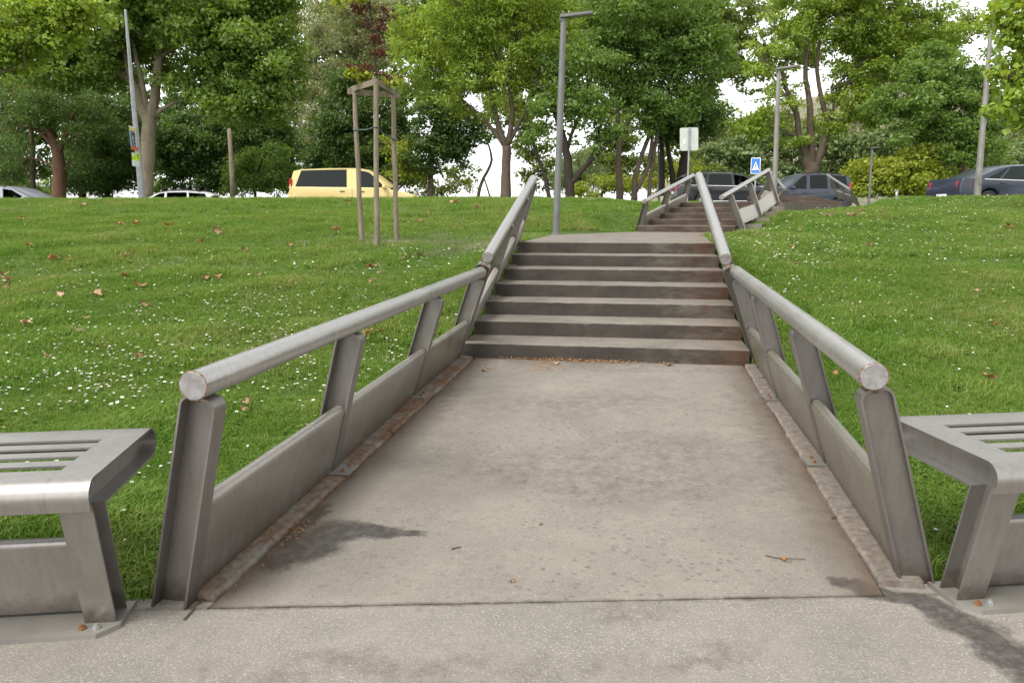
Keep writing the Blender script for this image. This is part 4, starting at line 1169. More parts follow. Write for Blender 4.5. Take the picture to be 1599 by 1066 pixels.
def crown(blobs, D, size, r, density=1.0, clump=0.55, per=34, droop=0.0, shape=(1.0, 0.55), hollow=0.35, flat=0.52, depth_k=0.9, dmax=4.0, KD=KD, KP=KP, KS=KS):
    """blobs: (px, py, rx, ry[, density[, depth shift]]) ellipses of foliage in the photograph, given their own depth"""
    allc, allr = [], []
    for b in blobs:
        px, py, rx, ry = b[:4]; dn = b[4] if len(b) > 4 else 1.0; ds = b[5] if len(b) > 5 else 0.0
        c = at(px, py, D + ds); k = (D + ds) / F
        RX, RY = rx * k, ry * k; RD = min(dmax, max(RX, RY) * depth_k)
        vol = RX * RY * RD
        n = int(max(4, KD * density * dn * 2.6 * (RX * RY + RX * RD + RY * RD) / 3.0 / (clump * clump)))
        v = r.normal(0, 1, (n, 3)); v /= np.linalg.norm(v, axis=1, keepdims=True)
        v *= (hollow + (1 - hollow) * r.random((n, 1)) ** 0.7) * r.uniform(0.82, 1.12, (n, 1))
        e1 = np.array([math.cos(YAW), math.sin(YAW), 0]); e2 = np.array([-math.sin(YAW), math.cos(YAW), 0])
        p = c + v[:, :1] * RX * e1 + v[:, 1:2] * RD * e2 + v[:, 2:3] * RY * np.array([0, 0, 1.0])
        allc.append(p); allr.append(clump * r.uniform(0.6, 1.55, n))
    c = np.concatenate(allc); q = np.concatenate(allr)
    cnt = np.maximum(5, (KP * per * (q / clump) ** 2 * r.uniform(0.6, 1.3, len(q))).astype(int))
    co = leaf_cloud(c, q, cnt, size * KS, r, flat, droop, shape)
    LEAVES[0] += len(co) // 4
    return co, c
def trunk_part(bm, pix, D, n=9, dshift=(0, 0)):
    """limb through photo pixels (x, y, width in pixels) at depth D"""
    pts, rr = [], []
    m = len(pix)
    for i, (x, y, w) in enumerate(pix):
        dd = D + dshift[0] + (dshift[1] - dshift[0]) * i / max(1, m - 1)
        pts.append(at(x, y, dd)); rr.append(max(0.012, w * dd / F / 2))
    # smooth the run
    P, Rr = [], []
    for i in range(m - 1):
        for k in range(4):
            t = k / 4; p0 = pts[max(0, i - 1)]; p1 = pts[i]; p2 = pts[i + 1]; p3 = pts[min(m - 1, i + 2)]
            q = 0.5 * (2 * p1 + (p2 - p0) * t + (2 * p0 - 5 * p1 + 4 * p2 - p3) * t * t + (3 * p1 - p0 - 3 * p2 + p3) * t ** 3)
            P.append(q); Rr.append(rr[i] * (1 - t) + rr[i + 1] * t)
    P.append(pts[-1]); Rr.append(rr[-1])
    for i in range(1, len(P) - 1):
        P[i] = P[i] + np.array([random.gauss(0, 0.08), random.gauss(0, 0.08), 0]) * Rr[i] * 1.2
    bm_tube(bm, P, Rr, n)
    return P
def tree(name, label, D, limbs, blobs, leaf, bark, size=0.14, seed=1, group=None, cat='tree', twigs=26, parts=('trunk', 'crown'), root_flare=True, **kw):
    r = np.random.default_rng(seed)
    x0, y0, w0 = limbs[0][0]
    base = at(x0, y0, D)
    g = float(gz(base[0], base[1]))
    root = empty(name, (base[0], base[1], min(base[2], g)), label, cat, group)
    bm = bmesh.new()
    if base[2] > g + 0.05 or root_flare:      # carry the foot down to the ground that the bank hides
        wr = w0 * D / F / 2
        bm_tube(bm, [(base[0], base[1], min(g, base[2]) - 0.15), (base[0], base[1], min(g, base[2]) + 0.12), (base[0], base[1], base[2] + 0.02)], [wr * 1.5, wr * 1.18, wr * 1.0], 10)
    for L in limbs:
        ds = (0, 0)
        if len(L[0]) == 4: ds = (L[0][3], L[-1][3] if len(L[-1]) == 4 else L[0][3])
        trunk_part(bm, [q[:3] for q in L], D, 9, ds)
    co, cl = crown(blobs, D, size, r, **kw)
    # twigs from the limbs out to some of the clumps
    ends = [np.array(at(q[0], q[1], D)) for L in limbs for q in L[1:]]
    if ends and twigs:
        E = np.array(ends)
        for c in cl[r.permutation(len(cl))[:twigs]]:
            j = int(np.argmin(np.linalg.norm(E - c, axis=1) + 0.5 * np.maximum(0, E[:, 2] - c[2])))
            p = E[j]; m = (p + c) / 2 + r.normal(0, 0.15, 3); m[2] += 0.1
            q = np.linalg.norm(c - p)
            if q > 6.5: continue
            bm_tube(bm, [p, m, c], [0.02 + 0.010 * q, 0.014 + 0.005 * q, 0.008], 5, cap=False)
    me = mesh_of(fix(bm), parts[0], True)
    link(parts[0], me, root, MAT[bark])
    me = big_mesh(parts[1], co, quads_of(len(co) // 4))
    link(parts[1], me, root, MAT[leaf])
    return root
# ------------------------------------------------------------------ the trees beyond the road, left to right
G1 = 'broadleaf trees beyond the road'
tree('plane_tree', 'broad plane tree with pale flaking trunk forking behind the poster pole', 38,
     [[(229, 312, 21), (230, 250, 20), (233, 205, 21), (234, 185, 22)], [(234, 190, 20), (218, 158, 16), (200, 122, 12), (150, 102, 7), (118, 95, 4)], [(234, 188, 17), (243, 140, 14), (250, 70, 11), (256, 0, 8)],
      [(232, 188, 10), (222, 130, 8), (205, 60, 6), (190, 10, 4)], [(240, 180, 8), (262, 166, 6), (290, 155, 4), (330, 158, 2)], [(200, 122, 8), (195, 85, 6), (170, 30, 4)], [(250, 90, 7), (300, 60, 5), (350, 45, 3)]],
     [(150, 60, 110, 60), (255, 25, 120, 62), (350, 45, 90, 60), (400, 95, 80, 62), (350, 120, 80, 58), (120, 110, 85, 38, 0.8), (60, 80, 70, 50, 0.8), (430, 150, 42, 46), (380, 165, 70, 34), (200, 0, 160, 50), (400, 20, 65, 50), (425, -10, 50, 40),
      (270, 100, 50, 30, 0.6, 4), (165, 85, 50, 30, 0.6, 3)],
     'leaf_plane', 'bark_plane', 0.155, seed=3, group=G1, density=1.25, clump=0.62, per=44, shape=(1.0, 0.85), twigs=60, KD=1.9, KP=1.9)
tree('plane_tree', 'leafy plane tree whose bright boughs hang into the upper left corner', 27,
     [[(-60, 330, 30), (-55, 200, 26), (-30, 90, 18), (20, 40, 9), (80, 20, 4)], [(-40, 130, 10), (10, 110, 6), (40, 105, 3)]],
     [(20, 20, 75, 45), (90, 25, 60, 38), (10, 75, 65, 30), (70, 65, 50, 22, 0.7), (-30, 60, 60, 60), (140, 5, 40, 30, 0.8)],
     'leaf_bright', 'bark_plane', 0.13, seed=4, group=G1, density=0.9, clump=0.5, per=34, shape=(1.0, 0.85), twigs=20)
tree('pine_tree', 'dark half bare conifer with reddish trunk beside the plane tree', 43,
     [[(92, 318, 22), (91, 260, 19), (86, 225, 13), (70, 195, 6)], [(91, 240, 10), (105, 205, 7), (125, 160, 4)], [(88, 235, 7), (60, 205, 5), (25, 185, 3)], [(88, 228, 6), (112, 215, 4), (140, 205, 2)], [(80, 212, 5), (62, 160, 4), (48, 135, 2)]],
     [(90, 170, 75, 40, 0.9), (40, 165, 60, 45, 0.8), (130, 190, 45, 45, 0.9), (20, 215, 40, 40, 0.7), (118, 245, 30, 40, 0.5)],
     'leaf_dark', 'bark_red', 0.13, seed=5, density=0.9, clump=0.6, per=50, shape=(1.0, 0.35), twigs=70)
tree('conifer', 'slim straight conifer trunk at the far left of the row', 45,
     [[(52, 318, 9), (50, 240, 8), (46, 160, 6), (42, 110, 4)]] + [[(47, 170 + 15 * k, 3), (47 + s * 30, 160 + 15 * k, 2), (47 + s * 52, 165 + 15 * k, 1)] for k in range(3) for s in (-1, 1)],
     [(30, 130, 45, 30, 0.6), (70, 140, 40, 25, 0.5), (10, 250, 35, 45, 0.9), (20, 285, 40, 22, 0.9)], 'leaf_dark', 'bark_brown', 0.12, seed=6, density=0.9, clump=0.55, per=44, shape=(1.0, 0.4), twigs=30)
tree('cypress', 'very dark dense conifer just left of the poster pole', 47,
     [[(168, 320, 9), (168, 250, 8), (168, 160, 4)], [(130, 320, 12), (126, 250, 9), (125, 200, 5)]],
     [(168, 190, 38, 55, 1.5), (172, 250, 45, 50, 1.6), (150, 285, 50, 26, 1.2), (195, 230, 34, 60, 1.3), (120, 270, 30, 32, 0.8)],
     'leaf_dark', 'bark_dark', 0.15, seed=7, density=1.2, clump=0.6, per=60, shape=(1.0, 0.4), twigs=10)
tree('dark_tree', 'shady dark tree filling the space right of the plane trunk', 50,
     [[(298, 318, 4), (297, 260, 4), (300, 190, 3)], [(318, 316, 4), (312, 270, 3), (300, 240, 2)], [(283, 316, 3), (287, 250, 2)]],
     [(320, 215, 65, 45, 1.3), (385, 215, 62, 55, 1.4), (280, 225, 40, 50, 1.1), (335, 262, 55, 34, 0.9), (410, 262, 48, 36, 1.3), (430, 215, 35, 40, 1.1), (270, 285, 24, 22, 0.6), (320, 295, 35, 12, 0.5)],
     'leaf_dark', 'bark_dark', 0.17, seed=8, group=G1, density=1.1, clump=0.65, per=50, shape=(1.0, 0.6), twigs=20)
tree('understorey_tree', 'round green bush tree left of the yellow van', 45,
     [[(400, 318, 5), (395, 280, 4), (380, 262, 3), (350, 282, 2)], [(396, 285, 4), (410, 250, 3), (420, 230, 2)]],
     [(400, 262, 50, 32, 0.9), (430, 285, 32, 20, 1.0), (375, 290, 38, 14, 0.8), (440, 245, 25, 30, 0.8)],
     'leaf_mid', 'bark_dark', 0.15, seed=9, group=G1, density=0.8, clump=0.5, per=36, twigs=20)
tree('poplar_tree', 'tall thin poplar with pale stem and sparse grey leaves', 58,
     [[(478, 300, 6), (480, 230, 5), (487, 150, 4), (494, 40, 3), (496, -20, 2)], [(482, 215, 3), (500, 170, 2), (512, 120, 1)], [(480, 230, 3), (468, 180, 2), (464, 140, 1)]],
     [(495, 20, 26, 60, 0.35), (500, 90, 30, 50, 0.4), (480, 150, 34, 50, 0.5), (510, 165, 30, 45, 0.5), (470, 215, 30, 45, 0.55), (500, 225, 28, 40, 0.5)],
     'leaf_pale', 'bark_pale', 0.14, seed=10, density=1.0, clump=0.5, per=24, shape=(1.0, 0.7), twigs=30)
tree('poplar_tree', 'dense tall poplar behind the red leaved sapling', 62,
     [[(560, 310, 8), (560, 200, 7), (556, 80, 5), (552, -10, 3)]],
     [(550, 20, 45, 55, 0.8), (575, 70, 45, 50, 0.8), (535, 85, 30, 40, 0.6), (600, 20, 30, 45, 0.7), (610, 80, 25, 40, 0.5)],
     'leaf_pale', 'bark_brown', 0.15, seed=11, density=0.8, clump=0.6, per=34, shape=(1.0, 0.7), twigs=12)
tree('evergreen_tree', 'dark spreading evergreen directly behind the yellow van', 49,
     [[(560, 312, 9), (560, 250, 8), (565, 170, 5)], [(560, 240, 5), (600, 200, 4), (630, 170, 2)], [(560, 240, 5), (525, 205, 4), (500, 180, 2)]],
     [(540, 180, 50, 48, 1.3), (590, 175, 45, 50, 1.3), (520, 235, 50, 40, 1.4), (575, 240, 55, 40, 1.4), (620, 225, 35, 45, 1.1), (545, 130, 40, 25, 0.8), (600, 275, 48, 24, 1.2), (510, 272, 40, 20, 1.2)],
     'leaf_dark', 'bark_dark', 0.16, seed=12, group=G1, density=1.1, clump=0.6, per=52, shape=(1.0, 0.5), twigs=12)
tree('lime_tree', 'yellow green sapling thicket right of the stakes', 46,
     [[(622, 312, 4), (620, 270, 3), (616, 230, 2)]],
     [(615, 240, 30, 35, 0.8), (632, 265, 22, 24, 0.8)],
     'leaf_lime', 'bark_brown', 0.15, seed=13, group=G1, density=0.6, clump=0.5, per=30, twigs=10)
tree('ash_tree', 'bright green ash with three stems and a long leaning bough', 37,
     [[(789, 312, 18), (790, 265, 14), (791, 228, 14)], [(790, 232, 10), (776, 190, 9), (766, 140, 7), (756, 90, 5), (742, 55, 3)], [(791, 230, 9), (800, 180, 8), (797, 130, 6), (806, 70, 5), (800, 20, 3)],
      [(786, 226, 7), (758, 190, 6), (720, 155, 5), (688, 122, 3), (660, 95, 2)], [(793, 226, 8), (815, 185, 6), (832, 150, 5), (856, 120, 3), (880, 95, 2)], [(797, 140, 5), (775, 90, 4), (765, 40, 2)], [(766, 140, 4), (745, 115, 3), (728, 100, 2)]],
     [(690, 60, 75, 50, 0.75), (770, 35, 80, 55, 0.8), (845, 55, 62, 55, 0.75), (650, 105, 45, 40, 0.65), (720, 120, 60, 40, 0.65), (800, 105, 60, 45, 0.6), (860, 120, 45, 40, 0.6), (780, -20, 130, 40, 0.8), (640, 50, 40, 40, 0.6), (740, 165, 40, 22, 0.4), (690, 150, 40, 25, 0.5), (820, 165, 28, 18, 0.3)],
     'leaf_bright', 'bark_brown', 0.17, seed=14, group=G1, density=1.15, clump=0.5, per=28, shape=(1.0, 0.38), droop=0.25, twigs=90)
tree('dark_tree', 'compact dark green tree between the stakes and the ash', 46,
     [[(673, 312, 9), (673, 260, 8), (676, 200, 5)], [(746, 312, 6), (752, 285, 5), (768, 250, 4), (758, 215, 2)], [(766, 310, 3), (755, 275, 2)]],
     [(675, 200, 40, 45, 1.0), (715, 195, 40, 38, 0.9), (660, 240, 35, 30, 0.9), (700, 240, 40, 24, 0.8), (690, 155, 40, 28, 0.7), (740, 222, 28, 20, 0.6)],
     'leaf_dark', 'bark_brown', 0.17, seed=15, group=G1, density=0.9, clump=0.55, per=40, twigs=20)
tree('shrub', 'low light green shrub under the dark tree', 48,
     [[(690, 312, 3), (690, 296, 2)]], [(650, 275, 26, 24, 0.7), (690, 292, 36, 14, 0.8), (728, 290, 18, 14, 0.6), (660, 298, 30, 10, 0.8)],
     'leaf_lime', 'bark_dark', 0.14, seed=16, density=0.7, clump=0.45, per=26, cat='shrub', parts=('stem', 'crown'), twigs=4)
tree('oak_tree', 'dark stemmed tree forking low behind the tall lamp', 36,
     [[(892, 314, 15), (888, 280, 14), (884, 235, 12), (868, 180, 9), (850, 140, 5), (830, 125, 3)], [(890, 288, 11), (912, 262, 8), (945, 228, 7), (975, 208, 4), (1000, 200, 2)], [(858, 312, 7), (852, 280, 6), (838, 240, 5), (826, 200, 3), (822, 165, 2)],
      [(884, 240, 7), (896, 200, 5), (920, 160, 3)], [(915, 258, 4), (930, 230, 3), (935, 205, 2)]],
     [(880, 150, 45, 40, 0.55), (845, 175, 35, 30, 0.5), (925, 165, 45, 40, 0.6), (960, 190, 35, 20, 0.5), (900, 100, 50, 45, 0.6), (935, 225, 30, 16, 0.4), (835, 215, 22, 20, 0.4), (910, 215, 30, 18, 0.35)],
     'leaf_mid', 'bark_dark', 0.16, seed=17, group=G1, density=0.9, clump=0.5, per=30, shape=(1.0, 0.5), twigs=60)
tree('willow_tree', 'soft drooping willow far behind the forked tree', 58,
     [[(905, 312, 6), (905, 270, 5), (903, 240, 3)]], [(905, 262, 32, 34, 1.1), (930, 280, 26, 24, 1.0), (880, 280, 18, 22, 0.8)],
     'leaf_wood', 'bark_dark', 0.17, seed=18, density=1.0, clump=0.55, per=40, shape=(1.0, 0.2), droop=1.2, twigs=6)
tree('elm_tree', 'tall elm with several grey brown stems left of the road sign', 40,
     [[(967, 314, 12), (966, 270, 10), (966, 225, 8), (962, 150, 6), (950, 90, 3)], [(990, 314, 11), (992, 275, 8), (1003, 240, 7), (1022, 190, 6), (1030, 150, 4), (1040, 100, 3)], [(993, 300, 6), (1010, 265, 6), (1016, 235, 6), (1020, 205, 5)],
      [(1013, 312, 7), (1018, 260, 6), (1030, 190, 6), (1045, 150, 4), (1040, 60, 2)], [(1030, 185, 4), (1060, 150, 3), (1090, 130, 2)], [(966, 230, 5), (985, 180, 4), (990, 130, 2)]],
     [(985, 95, 62, 55, 0.95), (1045, 70, 65, 60, 0.95), (1085, 120, 50, 48, 0.9), (1000, 150, 50, 40, 0.9), (1050, 165, 50, 34, 0.9), (940, 60, 50, 50, 0.8), (1100, 60, 45, 50, 0.8), (1010, 10, 110, 45, 0.9), (1120, 95, 35, 38, 0.55), (1010, 195, 34, 20, 0.6), (955, 130, 35, 35, 0.7)],
     'leaf_mid', 'bark_brown', 0.17, seed=19, group=G1, density=1.0, clump=0.55, per=34, shape=(1.0, 0.5), droop=0.2, twigs=80)
tree('dark_tree', 'twin dark trunks rising behind the white sign', 44,
     [[(1058, 300, 14), (1066, 262, 14), (1073, 225, 12), (1080, 170, 8)], [(1052, 300, 10), (1048, 262, 8), (1042, 230, 6), (1036, 190, 4)], [(1033, 306, 9), (1034, 250, 8), (1030, 200, 5)]],
     [(1060, 180, 45, 40, 1.2), (1095, 170, 34, 34, 1.0), (1035, 190, 32, 30, 1.0), (1080, 215, 30, 18, 0.8), (1110, 195, 24, 20, 0.7)],
     'leaf_dark', 'bark_dark', 0.16, seed=20, group=G1, density=1.0, clump=0.55, per=42, twigs=20)
tree('shrub', 'bright low shrub seen under the elm', 52,
     [[(940, 314, 4), (940, 300, 3)]], [(945, 285, 26, 20, 0.8), (985, 290, 30, 16, 0.8), (1025, 285, 24, 20, 0.7), (915, 300, 30, 10, 0.8), (1070, 270, 26, 28, 0.7)],
     'leaf_lime', 'bark_dark', 0.16, seed=21, cat='shrub', parts=('stem', 'crown'), density=0.8, clump=0.5, per=30, twigs=4)
tree('box_elder', 'multi stemmed tree with a wide open crown behind the slate van', 46,
     [[(1268, 300, 26), (1268, 268, 24), (1262, 250, 16), (1248, 215, 10), (1245, 180, 8), (1232, 150, 7), (1222, 115, 5), (1232, 95, 3)], [(1268, 262, 14), (1266, 215, 11), (1264, 160, 9), (1258, 110, 7), (1262, 40, 5), (1268, -10, 3)],
      [(1272, 262, 13), (1286, 225, 10), (1294, 195, 9), (1284, 160, 7), (1276, 110, 6), (1280, 60, 4)], [(1294, 195, 6), (1302, 165, 4), (1298, 140, 3)], [(1246, 185, 5), (1226, 150, 4), (1206, 120, 3), (1192, 85, 2)], [(1262, 60, 4), (1290, 30, 3), (1330, 15, 2)], [(1250, 80, 4), (1230, 40, 3), (1205, 20, 2)]],
     [(1240, 40, 55, 48, 0.55), (1310, 30, 70, 50, 0.75), (1380, 45, 62, 48, 0.8), (1440, 40, 55, 42, 0.8), (1350, 95, 60, 40, 0.65), (1330, 150, 50, 36, 0.7), (1400, 110, 55, 40, 0.6), (1215, 150, 40, 26, 0.5), (1190, 190, 40, 22, 0.5), (1300, 190, 34, 30, 0.6), (1370, 170, 40, 30, 0.65), (1200, 90, 45, 36, 0.4),
      (1330, -15, 130, 35, 0.9), (1480, 55, 36, 40, 0.6), (1160, 200, 40, 18, 0.55), (1130, 180, 30, 20, 0.4), (1230, 215, 30, 20, 0.45)],
     'leaf_bright', 'bark_brown', 0.18, seed=22, group=G1, density=0.9, clump=0.5, per=27, shape=(1.0, 0.5), droop=0.25, twigs=110)
tree('box_elder', 'full green tree standing left of the tall right lamp post', 42,
     [[(1505, 300, 12), (1500, 250, 11), (1494, 215, 9), (1484, 175, 7), (1476, 140, 4)], [(1496, 215, 6), (1512, 185, 5), (1516, 160, 3)], [(1484, 178, 4), (1460, 150, 3), (1440, 130, 2)]],
     [(1450, 150, 60, 42, 0.8), (1510, 140, 50, 45, 0.75), (1430, 195, 52, 34, 0.85), (1490, 205, 48, 36, 0.75), (1545, 180, 45, 45, 0.7), (1540, 230, 40, 30, 0.7), (1400, 160, 40, 30, 0.7), (1460, 100, 50, 32, 0.6), (1540, 115, 35, 32, 0.6), (1480, 245, 46, 22, 0.8), (1590, 150, 30, 40, 0.5)],
     'leaf_mid', 'bark_brown', 0.18, seed=23, group=G1, density=0.85, clump=0.52, per=30, shape=(1.0, 0.55), droop=0.2, twigs=60)
tree('maple_tree', 'near maple whose large leaves hang in at the right edge', 15,
     [[(1760, 420, 60), (1740, 250, 50), (1700, 120, 34), (1650, 60, 12), (1600, 45, 6), (1560, 40, 3)], [(1720, 180, 18), (1660, 150, 9), (1600, 130, 5), (1560, 120, 3)], [(1725, 220, 14), (1660, 205, 8), (1600, 190, 4)], [(1680, 100, 10), (1640, 10, 6), (1610, -30, 3)]],
     [(1575, 60, 34, 26, 0.5), (1610, 40, 40, 40, 0.8), (1580, 115, 44, 22, 0.6), (1620, 110, 40, 34, 0.8), (1590, 160, 44, 20, 0.55), (1640, 170, 50, 40, 0.8), (1600, 190, 30, 14, 0.5), (1680, 80, 70, 70, 0.8), (1600, 0, 30, 22, 0.5), (1555, 20, 18, 12, 0.3)],
     'leaf_bright', 'bark_brown', 0.105, seed=24, density=0.8, clump=0.26, per=16, shape=(1.0, 0.95), droop=0.3, twigs=40)
tree('lime_bush', 'big yellow green bush behind the thin grey pole', 42,
     [[(1400, 312, 6), (1400, 290, 5), (1398, 265, 3)]],
     [(1400, 268, 40, 34, 1.0), (1445, 262, 36, 30, 1.0), (1355, 275, 34, 30, 1.0), (1330, 290, 28, 18, 0.9), (1425, 290, 46, 20, 1.0), (1385, 295, 40, 16, 0.9), (1470, 280, 20, 24, 0.8)],
     'leaf_lime', 'bark_dark', 0.17, seed=25, cat='bush', parts=('stem', 'crown'), density=1.0, clump=0.5, per=34, twigs=8)
# the wooded slope further off, one mass
def mass(name, label, D, blobs, leaf, size, seed, **kw):
    r = np.random.default_rng(seed)
    co, c = crown(blobs, D, size, r, **kw)
    o = link(name, big_mesh(name, co, quads_of(len(co) // 4)), None, MAT[leaf])
    return tag(o, label, kind='stuff')
mass('woodland', 'mixed trees covering the far slope on the right', 92,
     [(1120, 275, 36, 24), (1165, 262, 34, 30), (1210, 268, 40, 26), (1150, 230, 30, 22), (1205, 225, 40, 24), (1110, 240, 26, 24), (1260, 240, 40, 34), (1300, 262, 44, 26), (1250, 285, 50, 18), (1330, 235, 46, 30), (1590, 250, 40, 40), (1560, 270, 40, 26), (1390, 225, 50, 30), (1480, 240, 60, 40), (1180, 292, 90, 14), (1540, 292, 70, 14)],
     'leaf_wood', 0.42, 31, density=1.0, clump=1.3, per=34, dmax=7.0)
mass('woodland', 'olive coloured pines higher on the far slope', 108,
     [(1130, 205, 34, 22), (1180, 195, 36, 18), (1230, 200, 40, 26), (1290, 205, 40, 26), (1350, 195, 44, 26), (1425, 190, 50, 28), (1500, 200, 50, 28), (1570, 205, 50, 28), (1100, 225, 26, 18)],
     'leaf_olive', 0.42, 32, density=0.8, clump=1.4, per=30, dmax=8.0)
mass('undergrowth', 'dark undergrowth along the far side of the road', 56,
     [(20, 290, 40, 20), (70, 295, 30, 12, 0.5), (250, 290, 30, 18, 0.4), (350, 285, 40, 14, 0.6), (440, 270, 26, 30, 0.9), (475, 285, 30, 20, 0.9)],
     'leaf_mid', 0.22, 33, density=0.9, clump=0.6, per=36)
mass('woodland', 'shaded trees closing the view behind the left trees', 68,
     [(20, 150, 60, 60), (100, 170, 60, 60), (190, 160, 60, 60), (280, 180, 60, 60), (370, 180, 60, 60), (450, 190, 40, 60), (60, 240, 70, 45), (160, 250, 70, 40), (260, 250, 60, 36), (350, 250, 60, 36), (440, 260, 40, 36), (-40, 200, 60, 80)],
     'leaf_dark', 0.30, 34, density=0.62, clump=0.8, per=30, dmax=5)
mass('woodland', 'pale tree tops showing through the gaps of the ash and the elm', 74,
     [(470, 60, 30, 60, 0.5), (600, 60, 50, 60), (660, 40, 50, 50), (740, 80, 60, 60), (830, 90, 60, 50, 0.8), (910, 60, 60, 60), (990, 60, 60, 60), (1070, 60, 60, 50), (640, 140, 40, 40, 0.8), (900, 160, 50, 40, 0.7), (980, 150, 40, 40, 0.7), (560, 130, 50, 40), (770, 20, 120, 40), (1010, 15, 120, 30), (700, 60, 70, 60), (820, 150, 50, 50, 0.8), (1130, 70, 40, 60, 0.6), (880, 20, 80, 40), (560, 40, 60, 50), (1150, 20, 60, 30, 0.6), (1400, 90, 80, 50, 0.6), (1240, 60, 60, 50, 0.5), (520, 40, 50, 60, 0.9), (490, 130, 40, 50, 0.7), (1180, 100, 50, 50, 0.5), (1500, 60, 50, 40, 0.5), (1470, 120, 60, 40, 0.6)],
     'leaf_pale_green', 0.32, 35, density=0.9, clump=0.85, per=30, dmax=5)
mass('woodland', 'light scrub and young trees on the low ground behind the ash', 64,
     [(650, 270, 40, 20, 0.6), (720, 270, 36, 16, 0.5), (870, 275, 50, 24), (830, 220, 34, 40, 0.7), (940, 250, 50, 30), (1000, 265, 50, 26), (1050, 250, 40, 34), (960, 215, 44, 26, 0.8), (560, 275, 40, 22), (780, 180, 50, 26, 0.5), (1090, 275, 40, 20)],
     'leaf_pale_green', 0.26, 36, density=0.8, clump=0.7, per=28, dmax=4)
# bare scrubby hill behind
bm = bmesh.new()
prof = [(980, 330, 300), (1060, 262, 270), (1120, 205, 250), (1200, 165, 240), (1290, 140, 230), (1360, 112, 225), (1420, 90, 225), (1480, 120, 230), (1560, 150, 235), (1700, 170, 240), (1900, 190, 250), (2200, 300, 260)]
rows = []
for (px, py, D) in prof:
    top = at(px, py, D)
    row = []
    for t in np.linspace(0, 1, 12):
        f = t ** 0.8
        d = 115 + (D - 115) * t
        q = at(px, 330, d)
        row.append(bm.verts.new((q[0] + random.uniform(-2, 2), q[1], 0.0 + (top[2]) * (t ** 1.35) + random.uniform(-1.2, 1.2) * (t > 0.05))))
    rows.append(row)
for a, b in zip(rows, rows[1:]):
    for k in range(11): bm.faces.new((a[k], b[k], b[k + 1], a[k + 1]))
struct('hill', bm, MAT['hill'], True)
print('leaves', LEAVES[0])
# ------------------------------------------------------------------ lamps, poles, signs
def pole_obj(name, root, pix0, pix1, D, w0, w1, mat, n=10, rough_base=True):
    a, b = at(*pix0, D), at(*pix1, D)
    g = float(gz(a[0], a[1]))
    a2 = a.copy(); a2[2] = min(g, a[2]) - 0.1
    r0, r1 = w0 * D / F / 2, w1 * D / F / 2
    bm = bmesh.new()
    bm_tube(bm, [a2, a, a + (b - a) * 0.5, b], [r0, r0, (r0 + r1) / 2, r1], n)
    me = mesh_of(fix(bm), name); smooth_by_angle(me, 40)
    return link(name, me, root, mat)
def lamp(label, foot, top, D, w0, w1, head, mat, headlen, group='slim street lamps'):
    p = at(*foot, D)
    root = empty('street_lamp', p, label, 'street lamp', group)
    pole_obj('pole', root, foot, top, D, w0, w1, MAT[mat], 14)
    t = at(*top, D); h0 = at(*head[0], D); h1 = at(*head[1], D)
    e = (h1 - h0); L = np.linalg.norm(e); e = V(e / L); L = headlen
    up = Vector((0, 0, 1)); up = (up - e * e.dot(up)).normalized(); n = e.cross(up)
    m = Matrix(((e.x, n.x, up.x, h0[0]), (e.y, n.y, up.y, h0[1]), (e.z, n.z, up.z, h0[2]), (0, 0, 0, 1)))
    bm = bmesh.new(); bm_box(bm, L / 2 - 0.03, 0, 0, L, 0.17, 0.045, m, bevel=0.008)
    hd = link('lamp_head', mesh_of(fix(bm), 'lamp_head'), root, MAT[mat])
    bm = bmesh.new(); bm_box(bm, L * 0.58, 0, -0.026, L * 0.62, 0.12, 0.010, m, bevel=0.002)
    link('lens', mesh_of(fix(bm), 'lens'), hd, MAT['lens'])
    bm = bmesh.new(); bm_box(bm, 0.01, 0, -0.045, 0.085, 0.085, 0.05, m, bevel=0.006)
    link('bracket', mesh_of(fix(bm), 'bracket'), root, MAT[mat])
    if D < 25:
        bm = bmesh.new(); r = w0 * D / F / 2
        bm_tube(bm, [p + np.array([0, 0, -0.02]), p + np.array([0, 0, 0.012]), p + np.array([0, 0, 0.02])], [r * 1.5, r * 1.5, r * 1.05], 16)
        link('base_ring', mesh_of(fix(bm), 'base_ring'), root, MAT[mat])
lamp('tall grey street lamp standing at the left corner of the landing', (868, 366), (880, 34), 13.25, 11, 8.8, ((877, 27), (925, 21)), 'lamp_grey', 0.52)
lamp('slimmer grey lamp beside the right railing of the narrower flight', (1208, 330), (1216, 112), 18.6, 8.6, 6.0, ((1213, 108), (1246, 103.5)), 'galv_dirty', 0.52)
lamp('small distant lamp half hidden by the elm trunks', (1029, 310), (1028, 226), 45, 3.2, 2.6, ((1027, 223), (1046, 222)), 'lamp_grey', 0.70)
lamp('small distant lamp in front of the big lime bush', (1357, 312), (1362, 234), 38, 4.0, 3.0, ((1361, 231), (1372, 230)), 'lamp_grey', 0.36)

